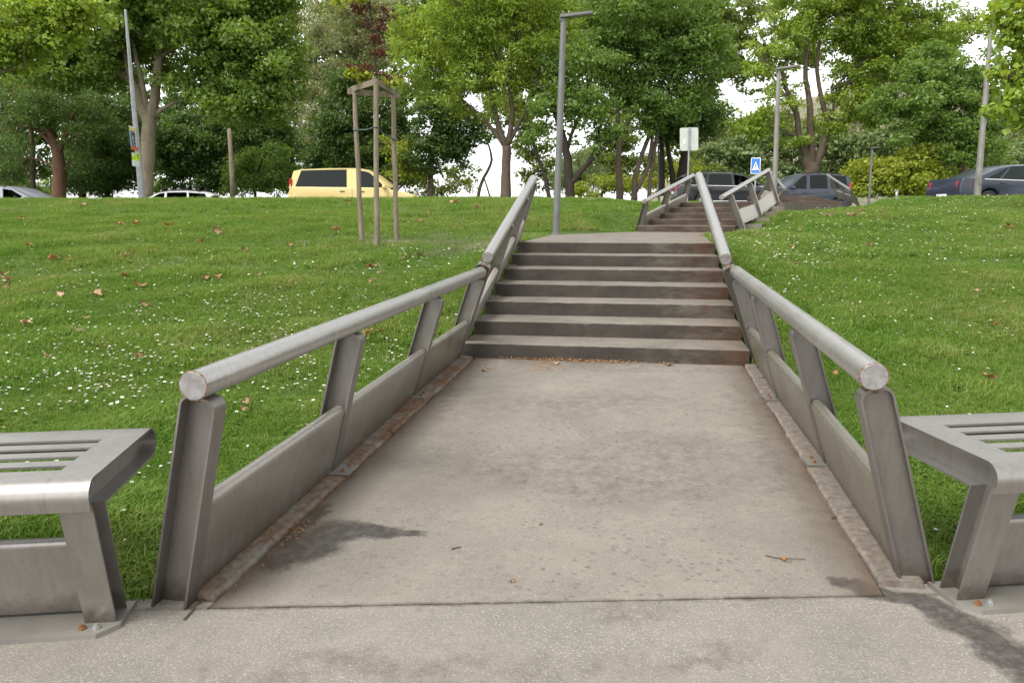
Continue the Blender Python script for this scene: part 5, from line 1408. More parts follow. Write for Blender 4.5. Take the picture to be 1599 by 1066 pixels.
pr_ = empty('lamp_post', at(222, 310, 30), 'tall tapering steel post leaning left, with two posters taped on', 'post', 'tall tapering lamp posts')
pole_obj('pole', pr_, (222, 312), (196, 19), 30, 10.5, 3.6, MAT['galv'], 8)
bm = bmesh.new(); q = at(196, 19, 30); bm_tube(bm, [q, q + np.array([0, 0, 0.05]), q + np.array([0, 0, 0.09])], [0.05, 0.045, 0.01], 8)
link('cap', mesh_of(fix(bm), 'cap'), pr_, MAT['galv'])
pr_ = empty('lamp_post', at(1526, 306, 24), 'tall tapering steel post standing in front of the navy car', 'post', 'tall tapering lamp posts')
pole_obj('pole', pr_, (1526, 306), (1553, -25), 24, 10.5, 5.0, MAT['galv_dirty'], 8)
bm = bmesh.new(); q = at(1526, 304, 24); bm_box(bm, q[0], q[1] - 0.10, q[2] + 0.45, 0.10, 0.02, 0.30, bevel=0.004)
link('hatch', mesh_of(fix(bm), 'hatch'), pr_, MAT['galv_dirty'])

def poster(label, corners, D, kind):
    """paper wrapped round the near face of the post"""
    tl, tr, br, bl = [at(x, y, D) for x, y in corners]
    tow = V(-FW * np.array([1, 1, 0])).normalized()
    bm = bmesh.new(); N = 8
    rows = []
    for j in range(9):
        v = j / 8; row = []
        for i in range(N + 1):
            u = i / N
            p = V(tl) * (1 - u) * (1 - v) + V(tr) * u * (1 - v) + V(br) * u * v + V(bl) * (1 - u) * v
            row.append(bm.verts.new(p + tow * (0.13 + 0.035 * math.sin(math.pi * u))))
        rows.append(row)
    uv = bm.loops.layers.uv.new('UVMap')
    for j in range(8):
        for i in range(N):
            f = bm.faces.new((rows[j][i], rows[j + 1][i], rows[j + 1][i + 1], rows[j][i + 1]))
            for l, (a, b) in zip(f.loops, ((i, j), (i, j + 1), (i + 1, j + 1), (i + 1, j))): l[uv].uv = (a / N, 1 - b / 8)
    bmesh.ops.solidify(bm, geom=bm.faces[:], thickness=0.004)
    k = NT('poster_print'); uvn = k.n('ShaderNodeTexCoord').outputs['UV']; s = k.sep(uvn)
    if kind == 0:
        fig = k.noise(k.mapping(uvn, scale=(2.2, 3.0, 1)), 2.3, 5, 0.7)
        blue = k.ramp(s[0], [(0.0, (0.22, 0.42, 0.62)), (0.55, (0.50, 0.62, 0.66)), (1.0, (0.55, 0.62, 0.60))])
        inside = k.ramp(k.math('ABSOLUTE', k.math('SUBTRACT', s[0], 0.52)), [(0.22, 1.0), (0.36, 0.0)])
        col = k.mix(k.math('MULTIPLY', inside, k.ramp(fig, [(0.42, 0.0), (0.50, 1.0)])), blue, (0.11, 0.025, 0.03))
        col = k.mix(k.ramp(s[1], [(0.13, 1.0), (0.17, 0.0)]), col, (0.62, 0.17, 0.05))
        col = k.mix(k.ramp(s[1], [(0.80, 0.0), (0.82, 1.0)]), col, (0.68, 0.60, 0.26))
        col = k.mix(k.ramp(s[1], [(0.95, 0.0), (0.955, 1.0)]), col, (0.70, 0.70, 0.66))
    else:
        m = k.noise(k.mapping(uvn, scale=(2, 2.6, 1)), 2.0, 4, 0.7)
        col = k.mix(k.ramp(s[1], [(0.44, 0.0), (0.46, 1.0)]), (0.74, 0.75, 0.74), (0.55, 0.80, 0.03))
        mark = k.math('MULTIPLY', k.ramp(m, [(0.56, 0.0), (0.60, 1.0)]), k.ramp(s[1], [(0.5, 0.0), (0.55, 1.0)]))
        col = k.mix(mark, col, (0.06, 0.08, 0.03))
        wp = k.math('MULTIPLY', k.ramp(s[0], [(0.40, 1.0), (0.44, 0.0)]), k.ramp(s[1], [(0.78, 0.0), (0.80, 1.0)]))
        col = k.mix(wp, col, (0.75, 0.75, 0.75))
    k.set(col=col, rough=0.6)
    o = link('poster', mesh_of(fix(bm), 'poster'), None, k.m)
    tag(o, label, 'poster', 'posters on the left steel post')
poster('upper poster on the left post, blue with dark red figures and an orange foot', [(203.5, 196.5), (214.5, 199.5), (218.5, 236), (207.5, 234.5)], 30, 0)
poster('lower poster on the left post, bright lime above and white below', [(208, 238.5), (220.5, 241), (220.5, 261.5), (209, 259.5)], 30, 1)

# white sign seen from behind
D = 30.5
c = at(1076, 217.5, D); k_ = D / F
root = empty('road_sign', at(1073, 308, D), 'white square road sign seen from behind on a thin pole', 'road sign', 'road signs by the far steps')
def plate_mesh(cpt, w, h, r, yaw, t=0.02, tilt=0.0):
    bm = bmesh.new()
    pts = arc((w / 2 - r, h / 2 - r), r, 0, math.pi / 2, 5) + arc((-w / 2 + r, h / 2 - r), r, math.pi / 2, math.pi, 5) + arc((-w / 2 + r, -h / 2 + r), r, math.pi, 1.5 * math.pi, 5) + arc((w / 2 - r, -h / 2 + r), r, 1.5 * math.pi, 2 * math.pi, 5)
    ca, sa = math.cos(tilt), math.sin(tilt)
    pts = [(x * ca - z * sa, x * sa + z * ca) for x, z in pts]
    ex = np.array([math.cos(yaw), math.sin(yaw), 0]); ny = np.array([-math.sin(yaw), math.cos(yaw), 0])
    bm_prism(bm, [cpt + ex * x + np.array([0, 0, z]) - ny * t / 2 for x, z in pts], [cpt + ex * x + np.array([0, 0, z]) + ny * t / 2 for x, z in pts])
    return mesh_of(fix(bm), 'plate')
link('plate', plate_mesh(c, 29 * k_, 34 * k_, 0.07, YAW + 0.15, tilt=0.04), root, MAT['white'])
toward = -FW * np.array([1, 1, 0]); toward /= np.linalg.norm(toward)
bm = bmesh.new(); a = at(1072.5, 312, D) + toward * 0.05; b = at(1076.5, 199, D) + toward * 0.05
bm_tube(bm, [a - np.array([0, 0, 0.6]), a, b], [0.036, 0.036, 0.034], 10); me = mesh_of(fix(bm), 'pole'); smooth_by_angle(me); link('pole', me, root, MAT['galv'])
bm = bmesh.new(); q = at(1067, 222, 30.5) + toward * 0.035; bm_box(bm, q[0], q[1], q[2], 0.14, 0.006, 0.16)
link('sticker', mesh_of(fix(bm), 'sticker'), root, MAT['sign_white'])
for yy in (206, 229):
    bm = bmesh.new(); q = at(1076, yy, D) + toward * 0.055; bm_box(bm, q[0], q[1], q[2], 0.11, 0.06, 0.03, bevel=0.004); link('clamp', mesh_of(fix(bm), 'clamp'), root, MAT['galv'])
# crossing sign
D = 30.0; k_ = D / F
c = at(1180, 259, D)
root = empty('crossing_sign', at(1179, 310, D), 'blue pedestrian crossing sign with a white triangle', 'road sign', 'road signs by the far steps')
yw = YAW - 0.35
link('plate', plate_mesh(c, 14.2 * k_, 24 * k_, 0.03, yw, 0.03), root, MAT['sign_white'])
ex = np.array([math.cos(yw), math.sin(yw), 0]); ny = np.array([math.sin(yw), -math.cos(yw), 0])
def sign_poly(name, pts, off, mat):
    bm = bmesh.new()
    bm_prism(bm, [c + ex * x * k_ + np.array([0, 0, z * k_]) + ny * (off - 0.003) for x, z in pts], [c + ex * x * k_ + np.array([0, 0, z * k_]) + ny * off for x, z in pts])
    return link(name, mesh_of(fix(bm), name), root, mat)
sign_poly('blue_field', [(-6.2, -11), (6.2, -11), (6.2, 11), (-6.2, 11)], 0.019, MAT['sign_blue'])
sign_poly('triangle', [(-4.9, -6.6), (4.9, -6.6), (0, 6.4)], 0.023, MAT['sign_white'])
fg = [[(-0.45, 2.4), (0.45, 2.4), (0.45, 3.4), (-0.45, 3.4)], [(-0.6, -1.2), (0.6, -1.2), (0.55, 2.1), (-0.55, 2.1)], [(-0.6, -1.2), (0.0, -1.2), (-0.7, -4.2), (-1.3, -4.2)], [(0.0, -1.2), (0.6, -1.2), (1.3, -4.2), (0.7, -4.2)],
      [(0.5, 1.8), (0.6, 1.2), (1.5, -0.4), (1.1, -0.6)], [(-3.4, -6.1), (-2.4, -6.1), (-2.2, -5.0), (-3.0, -5.0)], [(-1.2, -6.1), (-0.2, -6.1), (-0.2, -5.0), (-1.1, -5.0)], [(0.9, -6.1), (1.9, -6.1), (1.7, -5.0), (0.8, -5.0)], [(2.8, -6.1), (3.7, -6.1), (3.2, -5.0), (2.4, -5.0)]]
bm = bmesh.new()
for pts in fg:
    bm_prism(bm, [c + ex * x * k_ + np.array([0, 0, z * k_]) + ny * 0.0235 for x, z in pts], [c + ex * x * k_ + np.array([0, 0, z * k_]) + ny * 0.026 for x, z in pts])
link('walking_figure', mesh_of(fix(bm), 'walking_figure'), root, MAT['sign_black'])
bm = bmesh.new(); a = at(1179, 312, D); b = at(1180, 251, D); bm_tube(bm, [a - np.array([0, 0, 0.6]) - ny * 0.05, b - ny * 0.05], [0.03, 0.03], 10)
link('pole', mesh_of(fix(bm), 'pole', True), root, MAT['galv'])
# bollard and the lone wooden post
D = 27; root = empty('bollard', at(1400, 307, D), 'small pale bollard at the edge of the right lawn', 'bollard')
bm = bmesh.new(); a = at(1400, 310, D); b = at(1400, 298, D); bm_tube(bm, [a, b], [0.035, 0.035], 10); link('post', mesh_of(fix(bm), 'post', True), root, MAT['white'])
bm = bmesh.new(); bm_box(bm, b[0], b[1], b[2], 0.13, 0.08, 0.045, bevel=0.006); link('top', mesh_of(fix(bm), 'top'), root, MAT['galv'])
D = 33; bm = bmesh.new(); P_ = [at(363.5, 314, D), at(362, 270, D), at(360, 235, D), at(358, 203, D), at(357.5, 201, D)]
bm_tube(bm, P_, [0.095, 0.09, 0.085, 0.08, 0.05], 10); o = link('wooden_post', mesh_of(fix(bm), 'wooden_post', True), None, MAT['stake_wood'])
tag(o, 'lone weathered wooden post in front of the dark trees', 'post')

# ------------------------------------------------------------------ sapling held by three stakes
DM, DS = 11.35, 12.2
sp = [((553, 140), (565.5, 384), DS), ((587.5, 129), (588, 385), DM), ((613.5, 145), (620, 385), DS)]
root = empty('tree_stakes', at(590, 384, 11.9), 'three tall wooden stakes joined by a triangle of battens round the sapling', 'tree stakes')
tops = []
for (t, b, D) in sp:
    T_, B_ = at(*t, D), at(*b, D); B_ = B_.copy(); g = float(gz(B_[0], B_[1])); B_[2] = min(B_[2], g) - 0.1
    bm = bmesh.new(); P_ = [B_ + (T_ - B_) * f + np.array([random.gauss(0, 0.004), random.gauss(0, 0.004), 0]) for f in np.linspace(0, 1, 7)]
    bm_tube(bm, P_, [0.040, 0.038, 0.037, 0.037, 0.036, 0.036, 0.035], 12); me = mesh_of(fix(bm), 'stake'); smooth_by_angle(me, 40)
    link('stake', me, root, MAT['stake_wood']); tops.append(T_)
    # end of the stake: sawn face, little chamfer
for i, j, ext in ((1, 0, 0.13), (1, 2, 0.13), (0, 2, 0.10)):
    a, b = tops[i], tops[j]; e = (b - a) / np.linalg.norm(b - a); off = np.array([0, 0, 0.012 if 1 in (i, j) else -0.035])
    a2, b2 = a - e * (0.02 if i == 1 else ext) + off, b + e * ext + off
    n = np.cross(e, [0, 0, 1]); n /= np.linalg.norm(n); u = np.cross(n, e)
    sh = n * (0.046 if (i, j) != (1, 0) else -0.046) if i == 1 else n * 0.0
    bm = bmesh.new(); q = [(-0.016, -0.04), (0.016, -0.04), (0.016, 0.04), (-0.016, 0.04)]
    bm_prism(bm, [a2 + n * x * 1.0 + u * y for x, y in q], [b2 + n * x + u * y for x, y in q])
    link('batten', mesh_of(fix(bm), 'batten'), root, MAT['stake_wood'])
trunk_top = at(586, -30, 11.9); tb = at(592, 384, 11.9)
for (pa, Da, pb, Db) in (((556, 203), DS, (588, 199), DM), ((588, 199), DM, (617, 219), DS)):
    bm = bmesh.new(); a, b = at(*pa, Da), at(*pb, Db); m = (a + b) / 2 + np.array([0, 0, -0.02])
    bm_tube(bm, [a + toward * 0.045, m + toward * 0.03, b + toward * 0.045], [0.010, 0.009, 0.010], 6); link('tie', mesh_of(fix(bm), 'tie', True), root, MAT['tie'])
for (p, D) in (((556, 203), DS), ((588, 199), DM), ((617, 219), DS)):
    q = at(*p, D); bm = bmesh.new()
    bm_tube(bm, [q + np.array([0.045 * math.cos(a), 0.045 * math.sin(a), 0]) for a in np.linspace(0, 2 * math.pi, 15)], [0.009] * 15, 5, cap=False); link('tie', mesh_of(fix(bm), 'tie', True), root, MAT['tie'])
tree('sapling', 'young red leaved sapling rising between the three stakes', 11.9,
     [[(592, 384, 4), (590, 300, 3.6), (589, 200, 3.2), (587, 120, 2.8), (584, 80, 2.4), (581, 40, 2.0), (577, 0, 1.5), (574, -30, 1)], [(586, 112, 1.6), (560, 108, 1.2), (540, 100, 0.8)], [(587, 116, 1.6), (600, 118, 1.2), (614, 124, 0.8)], [(583, 70, 1.4), (592, 45, 1.1), (608, 25, 0.8)], [(581, 45, 1.3), (568, 25, 1.0), (556, 10, 0.7)], [(584, 85, 1.2), (594, 85, 0.9), (600, 82, 0.6)]],
     [(548, 103, 18, 7, 0.8), (575, 108, 16, 8, 0.7), (606, 122, 14, 8, 0.9), (580, 30, 22, 14, 0.9), (600, 18, 20, 10, 0.8), (562, 15, 20, 14, 0.8), (585, 60, 12, 12, 0.5), (594, 84, 9, 5, 0.5), (575, -5, 26, 12, 0.8), (590, 45, 14, 10, 0.6)],
     'leaf_red', 'bark_dark', 0.052, seed=51, density=0.12, clump=0.10, per=7, shape=(1.0, 0.5), cat='sapling', twigs=0, root_flare=False, hollow=0.1)
# a few of its leaves are still green: they hang lowest
r_ = np.random.default_rng(52)
co, _c = crown([(553, 115, 10, 5, 0.6), (566, 120, 8, 5, 0.5), (616, 128, 8, 6, 0.8), (530, 2, 10, 8, 0.6), (560, 0, 16, 8, 0.6)], 11.9, 0.07, r_, density=0.16, clump=0.10, per=8, shape=(1.0, 0.8))
sap = [o for o in COL.objects if o.name == 'sapling'][0]
link('green_leaves', big_mesh('green_leaves', co, quads_of(len(co) // 4)), sap, MAT['leaf_lime'])

# ------------------------------------------------------------------ cars
def car(name, label, pos, rz, L, W, lower, roof, belt, pillars, paint, wheels, group='cars passing on the road', open_win=(), flip=False, rails=False, chrome=True, mould=None, wheel_r=0.32, tail=None, head=None, plate_at=None, handles=(), mirror=None, hidden_glass=()):
    root = empty(name, pos, label, 'car' if 'van' not in label else 'van', group, rz)
    P = MAT[paint]
    def add(nm, bm, mat, parent=None, ang=30):
        me = mesh_of(fix(bm), nm); smooth_by_angle(me, ang)
        return link(nm, me, parent or root, mat, world_space=False)
    bz = lambda x: belt[0][1] + (belt[1][1] - belt[0][1]) * (x - belt[0][0]) / (belt[1][0] - belt[0][0])
    rx = [p[0] for p in roof]; rzv = [p[1] for p in roof]
    rf = lambda x: float(np.interp(x, rx, rzv))
    hw = lambda x, z: W / 2 - 0.02 - 0.24 * max(0.0, z - bz(x)) - 0.0
    # lower body with wheel arches
    pts = list(lower)
    bm = bmesh.new()
    sec = [(-W / 2, 0.0), (W / 2, 0.0)]
    bm_prism(bm, [(x, -W / 2, z) for x, z in pts], [(x, W / 2, z) for x, z in pts]); fix(bm)
    es = [e for e in bm.edges if len(e.link_faces) == 2 and e.calc_face_angle(0) > rad(50) and abs(e.verts[0].co.y - e.verts[1].co.y) < 1e-4]
    bmesh.ops.bevel(bm, geom=es, offset=0.055, segments=3, affect='EDGES', profile=0.55, clamp_overlap=True)
    body = add('body', bm, P, ang=40)
    # roof panel, bowed across
    bm = bmesh.new(); rows = []
    rp = [p for p in roof if p[2]] if len(roof[0]) > 2 else roof
    for x, z, *_ in rp:
        h = hw(x, z); rows.append([bm.verts.new((x, y * h, z + 0.035 * (1 - y * y) - 0.02 * abs(y) ** 6)) for y in (-1, -0.93, -0.75, -0.4, 0, 0.4, 0.75, 0.93, 1)])
    lowr = [[bm.verts.new(v.co - Vector((0, 0, 0.05))) for v in r_] for r_ in rows]
    for g in (rows, lowr):
        for a, b in zip(g, g[1:]):
            for k in range(8): bm.faces.new((a[k], a[k + 1], b[k + 1], b[k]))
    for k in (0, 8):
        for i in range(len(rows) - 1): bm.faces.new((rows[i][k], rows[i + 1][k], lowr[i + 1][k], lowr[i][k]))
    for i in (0, -1):
        for k in range(8): bm.faces.new((rows[i][k], rows[i][k + 1], lowr[i][k + 1], lowr[i][k]))
    add('roof', bm, P, ang=50)
    # pillars (bottom x0, x1, top x0, x1) both sides
    def side_poly(bm, poly, out, th):
        for s in (-1, 1):
            bm_prism(bm, [(x, s * (hw(x, z) + out), z) for x, z in poly], [(x, s * (hw(x, z) + out - th), z) for x, z in poly])
    for (b0, b1, t0, t1) in pillars:
        poly = [(b0, bz(b0) - 0.04), (b1, bz(b1) - 0.04), (t1, rf(t1) - 0.025), (t0, rf(t0) - 0.025)]
        for q in (-1, 1):
            bm = bmesh.new()
            bm_prism(bm, [(x, q * hw(x, z), z) for x, z in poly], [(x, q * (hw(x, z) - 0.06), z) for x, z in poly])
            add('pillar', bm, P)
    # panes
    for i, (p, q) in enumerate(zip(pillars, pillars[1:])):
        poly = [(p[1] - 0.012, bz(p[1]) - 0.02), (q[0] + 0.012, bz(q[0]) - 0.02), (q[2] + 0.012, rf(q[2]) - 0.045), (p[3] - 0.012, rf(p[3]) - 0.045)]
        for s in (-1, 1):
            if i in open_win and s < 0: continue
            bm = bmesh.new()
            bm_prism(bm, [(x, s * (hw(x, z) - 0.012), z) for x, z in poly], [(x, s * (hw(x, z) - 0.018), z) for x, z in poly])
            add('window', bm, MAT['glass'])
    # windscreen and rear window span the two end pillars
    for nm, (b, t) in (('rear_window', (pillars[0][0], pillars[0][2])), ('windscreen', (pillars[-1][1], pillars[-1][3]))):
        sgn = -1 if nm == 'rear_window' else 1
        bm = bmesh.new(); a = [(b - sgn * 0.02, bz(b) - 0.03), (t - sgn * 0.02, rf(t) - 0.03)]
        ring = lambda o: [(a[0][0] - sgn * o, -hw(*a[0]) + 0.03, a[0][1]), (a[0][0] - sgn * o, hw(*a[0]) - 0.03, a[0][1]), (a[1][0] - sgn * o, hw(*a[1]) - 0.03, a[1][1]), (a[1][0] - sgn * o, -hw(*a[1]) + 0.03, a[1][1])]
        bm_prism(bm, ring(0.0), ring(0.008)); add(nm, bm, MAT['glass'])
    # seats, dash
    xf = pillars[-1][0] - 0.75
    seats = [xf, xf - 0.95] + ([xf - 1.85] if L > 4.85 else [])
    for x in seats:
        for y in (-0.36, 0.36):
            bm = bmesh.new(); z = bz(x)
            bm_box(bm, x - 0.10, y, z - 0.10, 0.16, 0.46, 0.62, bevel=0.05); bm_box(bm, x - 0.13, y, z + 0.33, 0.09, 0.26, 0.17, bevel=0.03); add('seat', bm, MAT['interior'], ang=50)
    bm = bmesh.new(); bm_box(bm, pillars[-1][0] - 0.05, 0, bz(pillars[-1][0]) - 0.05, 0.4, W - 0.25, 0.14, bevel=0.03); add('dashboard', bm, MAT['interior'])
    if chrome:
        bm = bmesh.new()
        x0, x1 = pillars[0][1], pillars[-1][0]
        for s in (-1, 1): bm_prism(bm, [(x0, s * (W / 2 - 0.012), bz(x0) - 0.03), (x1, s * (W / 2 - 0.012), bz(x1) - 0.03), (x1, s * (W / 2 - 0.012), bz(x1) - 0.003), (x0, s * (W / 2 - 0.012), bz(x0) - 0.003)],
                                [(x0, s * (W / 2 + 0.008), bz(x0) - 0.03), (x1, s * (W / 2 + 0.008), bz(x1) - 0.03), (x1, s * (W / 2 + 0.008), bz(x1) - 0.003), (x0, s * (W / 2 + 0.008), bz(x0) - 0.003)])
        add('chrome_strip', bm, MAT['chrome'])
    if mould:
        bm = bmesh.new()
        for s in (-1, 1): bm_box(bm, (mould[0] + mould[1]) / 2, s * (W / 2 + 0.002), mould[2], mould[1] - mould[0], 0.02, 0.04, bevel=0.006)
        add('side_moulding', bm, MAT[mould[3]])
    if rails:
        for s in (-1, 1):
            bm = bmesh.new(); xs_ = np.linspace(rails[0], rails[1], 9)
            bm_tube(bm, [(x, s * (hw(x, rf(x)) - 0.10), rf(x) + (0.055 if 0 < i < 8 else 0.0)) for i, x in enumerate(xs_)], [0.018] * 9, 8); add('roof_rail', bm, MAT['black_plastic'], ang=60)
    for wx in wheels:
        for s in (-1, 1):
            bm = bmesh.new(); n = 28; prof = [(wheel_r * 0.62, -0.10), (wheel_r * 0.94, -0.105), (wheel_r, -0.07), (wheel_r, 0.07), (wheel_r * 0.94, 0.105), (wheel_r * 0.62, 0.10)]
            rings = [[bm.verts.new((wx + q * math.cos(2 * math.pi * k / n), s * (W / 2 - 0.115) + y, wheel_r + q * math.sin(2 * math.pi * k / n))) for q, y in prof] for k in range(n)]
            for k in range(n):
                for j in range(6): bm.faces.new((rings[k][j], rings[k][(j + 1) % 6], rings[(k + 1) % n][(j + 1) % 6], rings[(k + 1) % n][j]))
            ty = add('wheel', bm, MAT['tyre'], ang=50)
            bm = bmesh.new(); yv = s * (W / 2 - 0.03)
            for k in range(7):
                a = 2 * math.pi * k / 7; d = 0.16
                q = [(0.03, a - 0.6), (wheel_r * 0.63, a - d), (wheel_r * 0.63, a + d), (0.03, a + 0.6)]
                pr = [(wx + r0 * math.cos(t), wheel_r + r0 * math.sin(t)) for r0, t in q]
                bm_prism(bm, [(x, yv - s * 0.03, z) for x, z in pr], [(x, yv - s * 0.005 * (k % 2), z) for x, z in pr])
            bm_tube(bm, [(wx, yv - s * 0.09, wheel_r), (wx, yv - s * 0.075, wheel_r)], [wheel_r * 0.64, wheel_r * 0.64], 24)
            ring = [(wx + wheel_r * 0.62 * math.cos(t), yv - s * 0.01, wheel_r + wheel_r * 0.62 * math.sin(t)) for t in np.linspace(0, 2 * math.pi, 29)]
            bm_tube(bm, ring, [0.018] * 29, 6, cap=False)
            add('rim', bm, MAT['rim'], ty)
    if tail:
        for s in (-1, 1):
            bm = bmesh.new(); x0, x1, z0, z1 = tail
            bm_prism(bm, [(x0, s * (W / 2 - 0.20), z0), (x1, s * (W / 2 + 0.006), z0 + 0.02), (x1, s * (W / 2 + 0.006), z1), (x0, s * (W / 2 - 0.20), z1)], [(x0 + 0.08, s * (W / 2 - 0.24), z0), (x1 + 0.04, s * (W / 2 - 0.05), z0), (x1 + 0.04, s * (W / 2 - 0.05), z1), (x0 + 0.08, s * (W / 2 - 0.24), z1)])
            add('tail_lamp', bm, MAT['tail'])
    if head:
        for s in (-1, 1):
            bm = bmesh.new(); x0, x1, z0, z1 = head
            bm_prism(bm, [(x1, s * (W / 2 - 0.30), z0), (x0, s * (W / 2 + 0.006), z0 + 0.05), (x0 - 0.1, s * (W / 2 + 0.004), z1), (x1 - 0.16, s * (W / 2 - 0.25), z1)], [(x1 - 0.1, s * (W / 2 - 0.34), z0), (x0 - 0.08, s * (W / 2 - 0.06), z0 + 0.05), (x0 - 0.16, s * (W / 2 - 0.06), z1), (x1 - 0.26, s * (W / 2 - 0.29), z1)])
            add('headlight', bm, MAT['head'])
    if plate_at:
        bm = bmesh.new(); bm_box(bm, plate_at[0], 0, plate_at[1], 0.02, 0.52, 0.11, bevel=0.004); add('number_plate', bm, MAT['plate'])
    for hx in handles:
        for s in (-1, 1):
            bm = bmesh.new(); bm_box(bm, hx, s * (W / 2 + 0.008), bz(hx) - 0.13, 0.20, 0.03, 0.035, bevel=0.008); add('door_handle', bm, MAT['black_plastic'] if paint == 'paint_yellow' else P)
    if mirror:
        for s in (-1, 1):
            bm = bmesh.new(); bm_box(bm, mirror, s * (W / 2 + 0.10), bz(mirror) + 0.06, 0.14, 0.20, 0.15, bevel=0.04); add('mirror', bm, P, ang=60)
    # door seams: thin dark grooves filled with rubber
    bm = bmesh.new()
    for p in pillars[1:-1] + [(pillars[-1][0] - 0.0, pillars[-1][0] + 0.02, 0, 0)]:
        xm = 0.5 * (p[0] + p[1])
        for s in (-1, 1): bm_box(bm, xm, s * (W / 2 - 0.002), (0.30 + bz(xm)) / 2, 0.010, 0.008, bz(xm) - 0.36)
    add('door_seam', bm, MAT['black_plastic'])
    return root, bz
def arch(xc, zc, r, a0=math.pi, a1=0.0, n=9):
    return arc((xc, zc), r, a0, a1, n)
def car_lower(L, zb, wf, wr, r, top):
    """outline: sill from rear to front with two arches, then over the top from front to rear"""
    return [(-L / 2 + 0.05, zb + 0.10), (-L / 2 + 0.25, zb)] + [(wr - r - 0.02, zb)] + arch(wr, zb + 0.10, r) + [(wr + r + 0.02, zb), (wf - r - 0.02, zb)] + arch(wf, zb + 0.10, r) + [(wf + r + 0.02, zb), (L / 2 - 0.15, zb), (L / 2 - 0.02, zb + 0.12)] + top
def ground_at(px, D):
    p = at(px, 300, D); return p
def place(px, py_roof, H, D):
    """where a car of height H stands when its roof shows at py_roof"""
    p = at(px, py_roof, D); return (p[0], p[1], p[2] - H)

# yellow people carrier
L, H = 5.0, 1.90
car('yellow_van', 'pale yellow passenger van driving right behind the three stakes', place(556, 264.5, H, 32.0), YAW - 0.02, L, 1.90,
    car_lower(L, 0.28, 1.62, -1.55, 0.37, [(2.50, 0.62), (2.46, 0.80), (2.30, 0.92), (1.35, 1.12), (1.30, 1.16), (-2.36, 1.20), (-2.47, 0.9), (-2.50, 0.5)]),
    [(-2.26, 1.80), (-2.0, 1.86), (-1.0, 1.90), (0.1, 1.90), (0.55, 1.84), (0.95, 1.63), (1.50, 1.20)], ((-2.4, 1.18), (1.5, 1.12)),
    [(-2.42, -2.20, -2.26, -1.95), (-0.18, 0.22, -0.20, 0.20), (1.40, 1.52, 0.66, 0.82)], 'paint_yellow', (1.62, -1.55),
    chrome=False, tail=(-2.46, -2.33, 0.85, 1.50), head=(2.05, 2.50, 0.66, 0.92), handles=(-0.36, 0.40), mirror=1.28, mould=(-2.2, 1.1, 0.66, 'paint_yellow'))
# black estate
L, H = 4.85, 1.52
wpos = place(1140, 271, H, 35)
car('black_estate', 'black estate car with chrome window strip passing behind the narrower flight', wpos, YAW - 0.03, L, 1.82,
    car_lower(L, 0.24, 1.45, -1.30, 0.36, [(2.42, 0.52), (2.34, 0.70), (2.05, 0.84), (1.20, 0.98), (-2.28, 1.02), (-2.40, 0.85), (-2.42, 0.5)]),
    [(-2.10, 1.38), (-1.9, 1.46), (-0.9, 1.51), (0.0, 1.50), (0.38, 1.44), (1.30, 0.98)], ((-2.3, 1.02), (1.3, 0.95)),
    [(-2.28, -2.06, -2.02, -1.82), (-1.20, -1.12, -1.14, -1.06), (-0.10, 0.02, -0.14, -0.04), (1.20, 1.32, 0.30, 0.42)], 'paint_black', (1.45, -1.30),
    open_win=(2,), rails=(-1.8, 0.1), tail=(-2.44, -2.12, 0.78, 0.94), head=(1.95, 2.40, 0.56, 0.74), mould=(-0.95, 1.05, 0.33, 'chrome'), handles=(-1.05, 0.10), mirror=0.98, plate_at=(-2.44, 0.7))
# slate compact van, three quarter view
L, H = 4.2, 1.80
mrz = YAW + math.pi + 0.22
car('slate_van', 'slate blue compact van with large windows waiting at the head of the far steps', place(1253, 272.5, H, 38.0), mrz, L, 1.80,
    car_lower(L, 0.26, 1.32, -1.32, 0.35, [(2.10, 0.55), (2.05, 0.85), (1.85, 0.98), (1.22, 1.10), (-1.98, 1.14), (-2.08, 0.9), (-2.10, 0.5)]),
    [(-1.98, 1.70), (-1.7, 1.76), (-0.8, 1.80), (0.2, 1.78), (0.55, 1.70), (1.35, 1.10)], ((-2.0, 1.12), (1.35, 1.08)),
    [(-2.06, -1.84, -1.98, -1.78), (-0.98, -0.80, -0.98, -0.80), (0.12, 0.30, 0.08, 0.24), (1.22, 1.36, 0.42, 0.56)], 'paint_slate', (1.32, -1.32),
    chrome=False, rails=(-1.6, 0.2), tail=(-2.12, -1.98, 0.95, 1.40), head=(1.70, 2.10, 0.66, 0.92), handles=(-0.7, 0.40), mirror=1.05)
# navy saloon on the right
L, H = 4.60, 1.46
npos = place(1577, 259.5, H, 27.0)
car('navy_hatchback', 'dark navy hatchback driving off to the right behind the steel post', npos, YAW + 0.10, L, 1.80,
    car_lower(L, 0.24, 1.42, -1.28, 0.36, [(2.30, 0.50), (2.22, 0.68), (1.9, 0.80), (1.05, 0.94), (-1.75, 1.02), (-2.22, 1.03), (-2.30, 0.85), (-2.32, 0.5)]),
    [(-1.80, 1.02), (-1.0, 1.34), (-0.55, 1.43), (0.0, 1.46), (0.4, 1.42), (0.7, 1.30), (1.25, 0.92)], ((-1.8, 1.02), (1.25, 0.93)),
    [(-1.82, -1.50, -0.78, -0.62), (-1.02, -0.92, -0.62, -0.54), (-0.05, 0.06, -0.06, 0.03), (1.14, 1.26, 0.48, 0.62)], 'paint_navy', (1.42, -1.28),
    tail=(-2.33, -1.98, 0.74, 0.93), head=(1.9, 2.28, 0.55, 0.72), handles=(-0.85, 0.22), mirror=0.92, plate_at=(-2.335, 0.48), mould=(-0.9, 1.0, 0.52, 'paint_navy'))
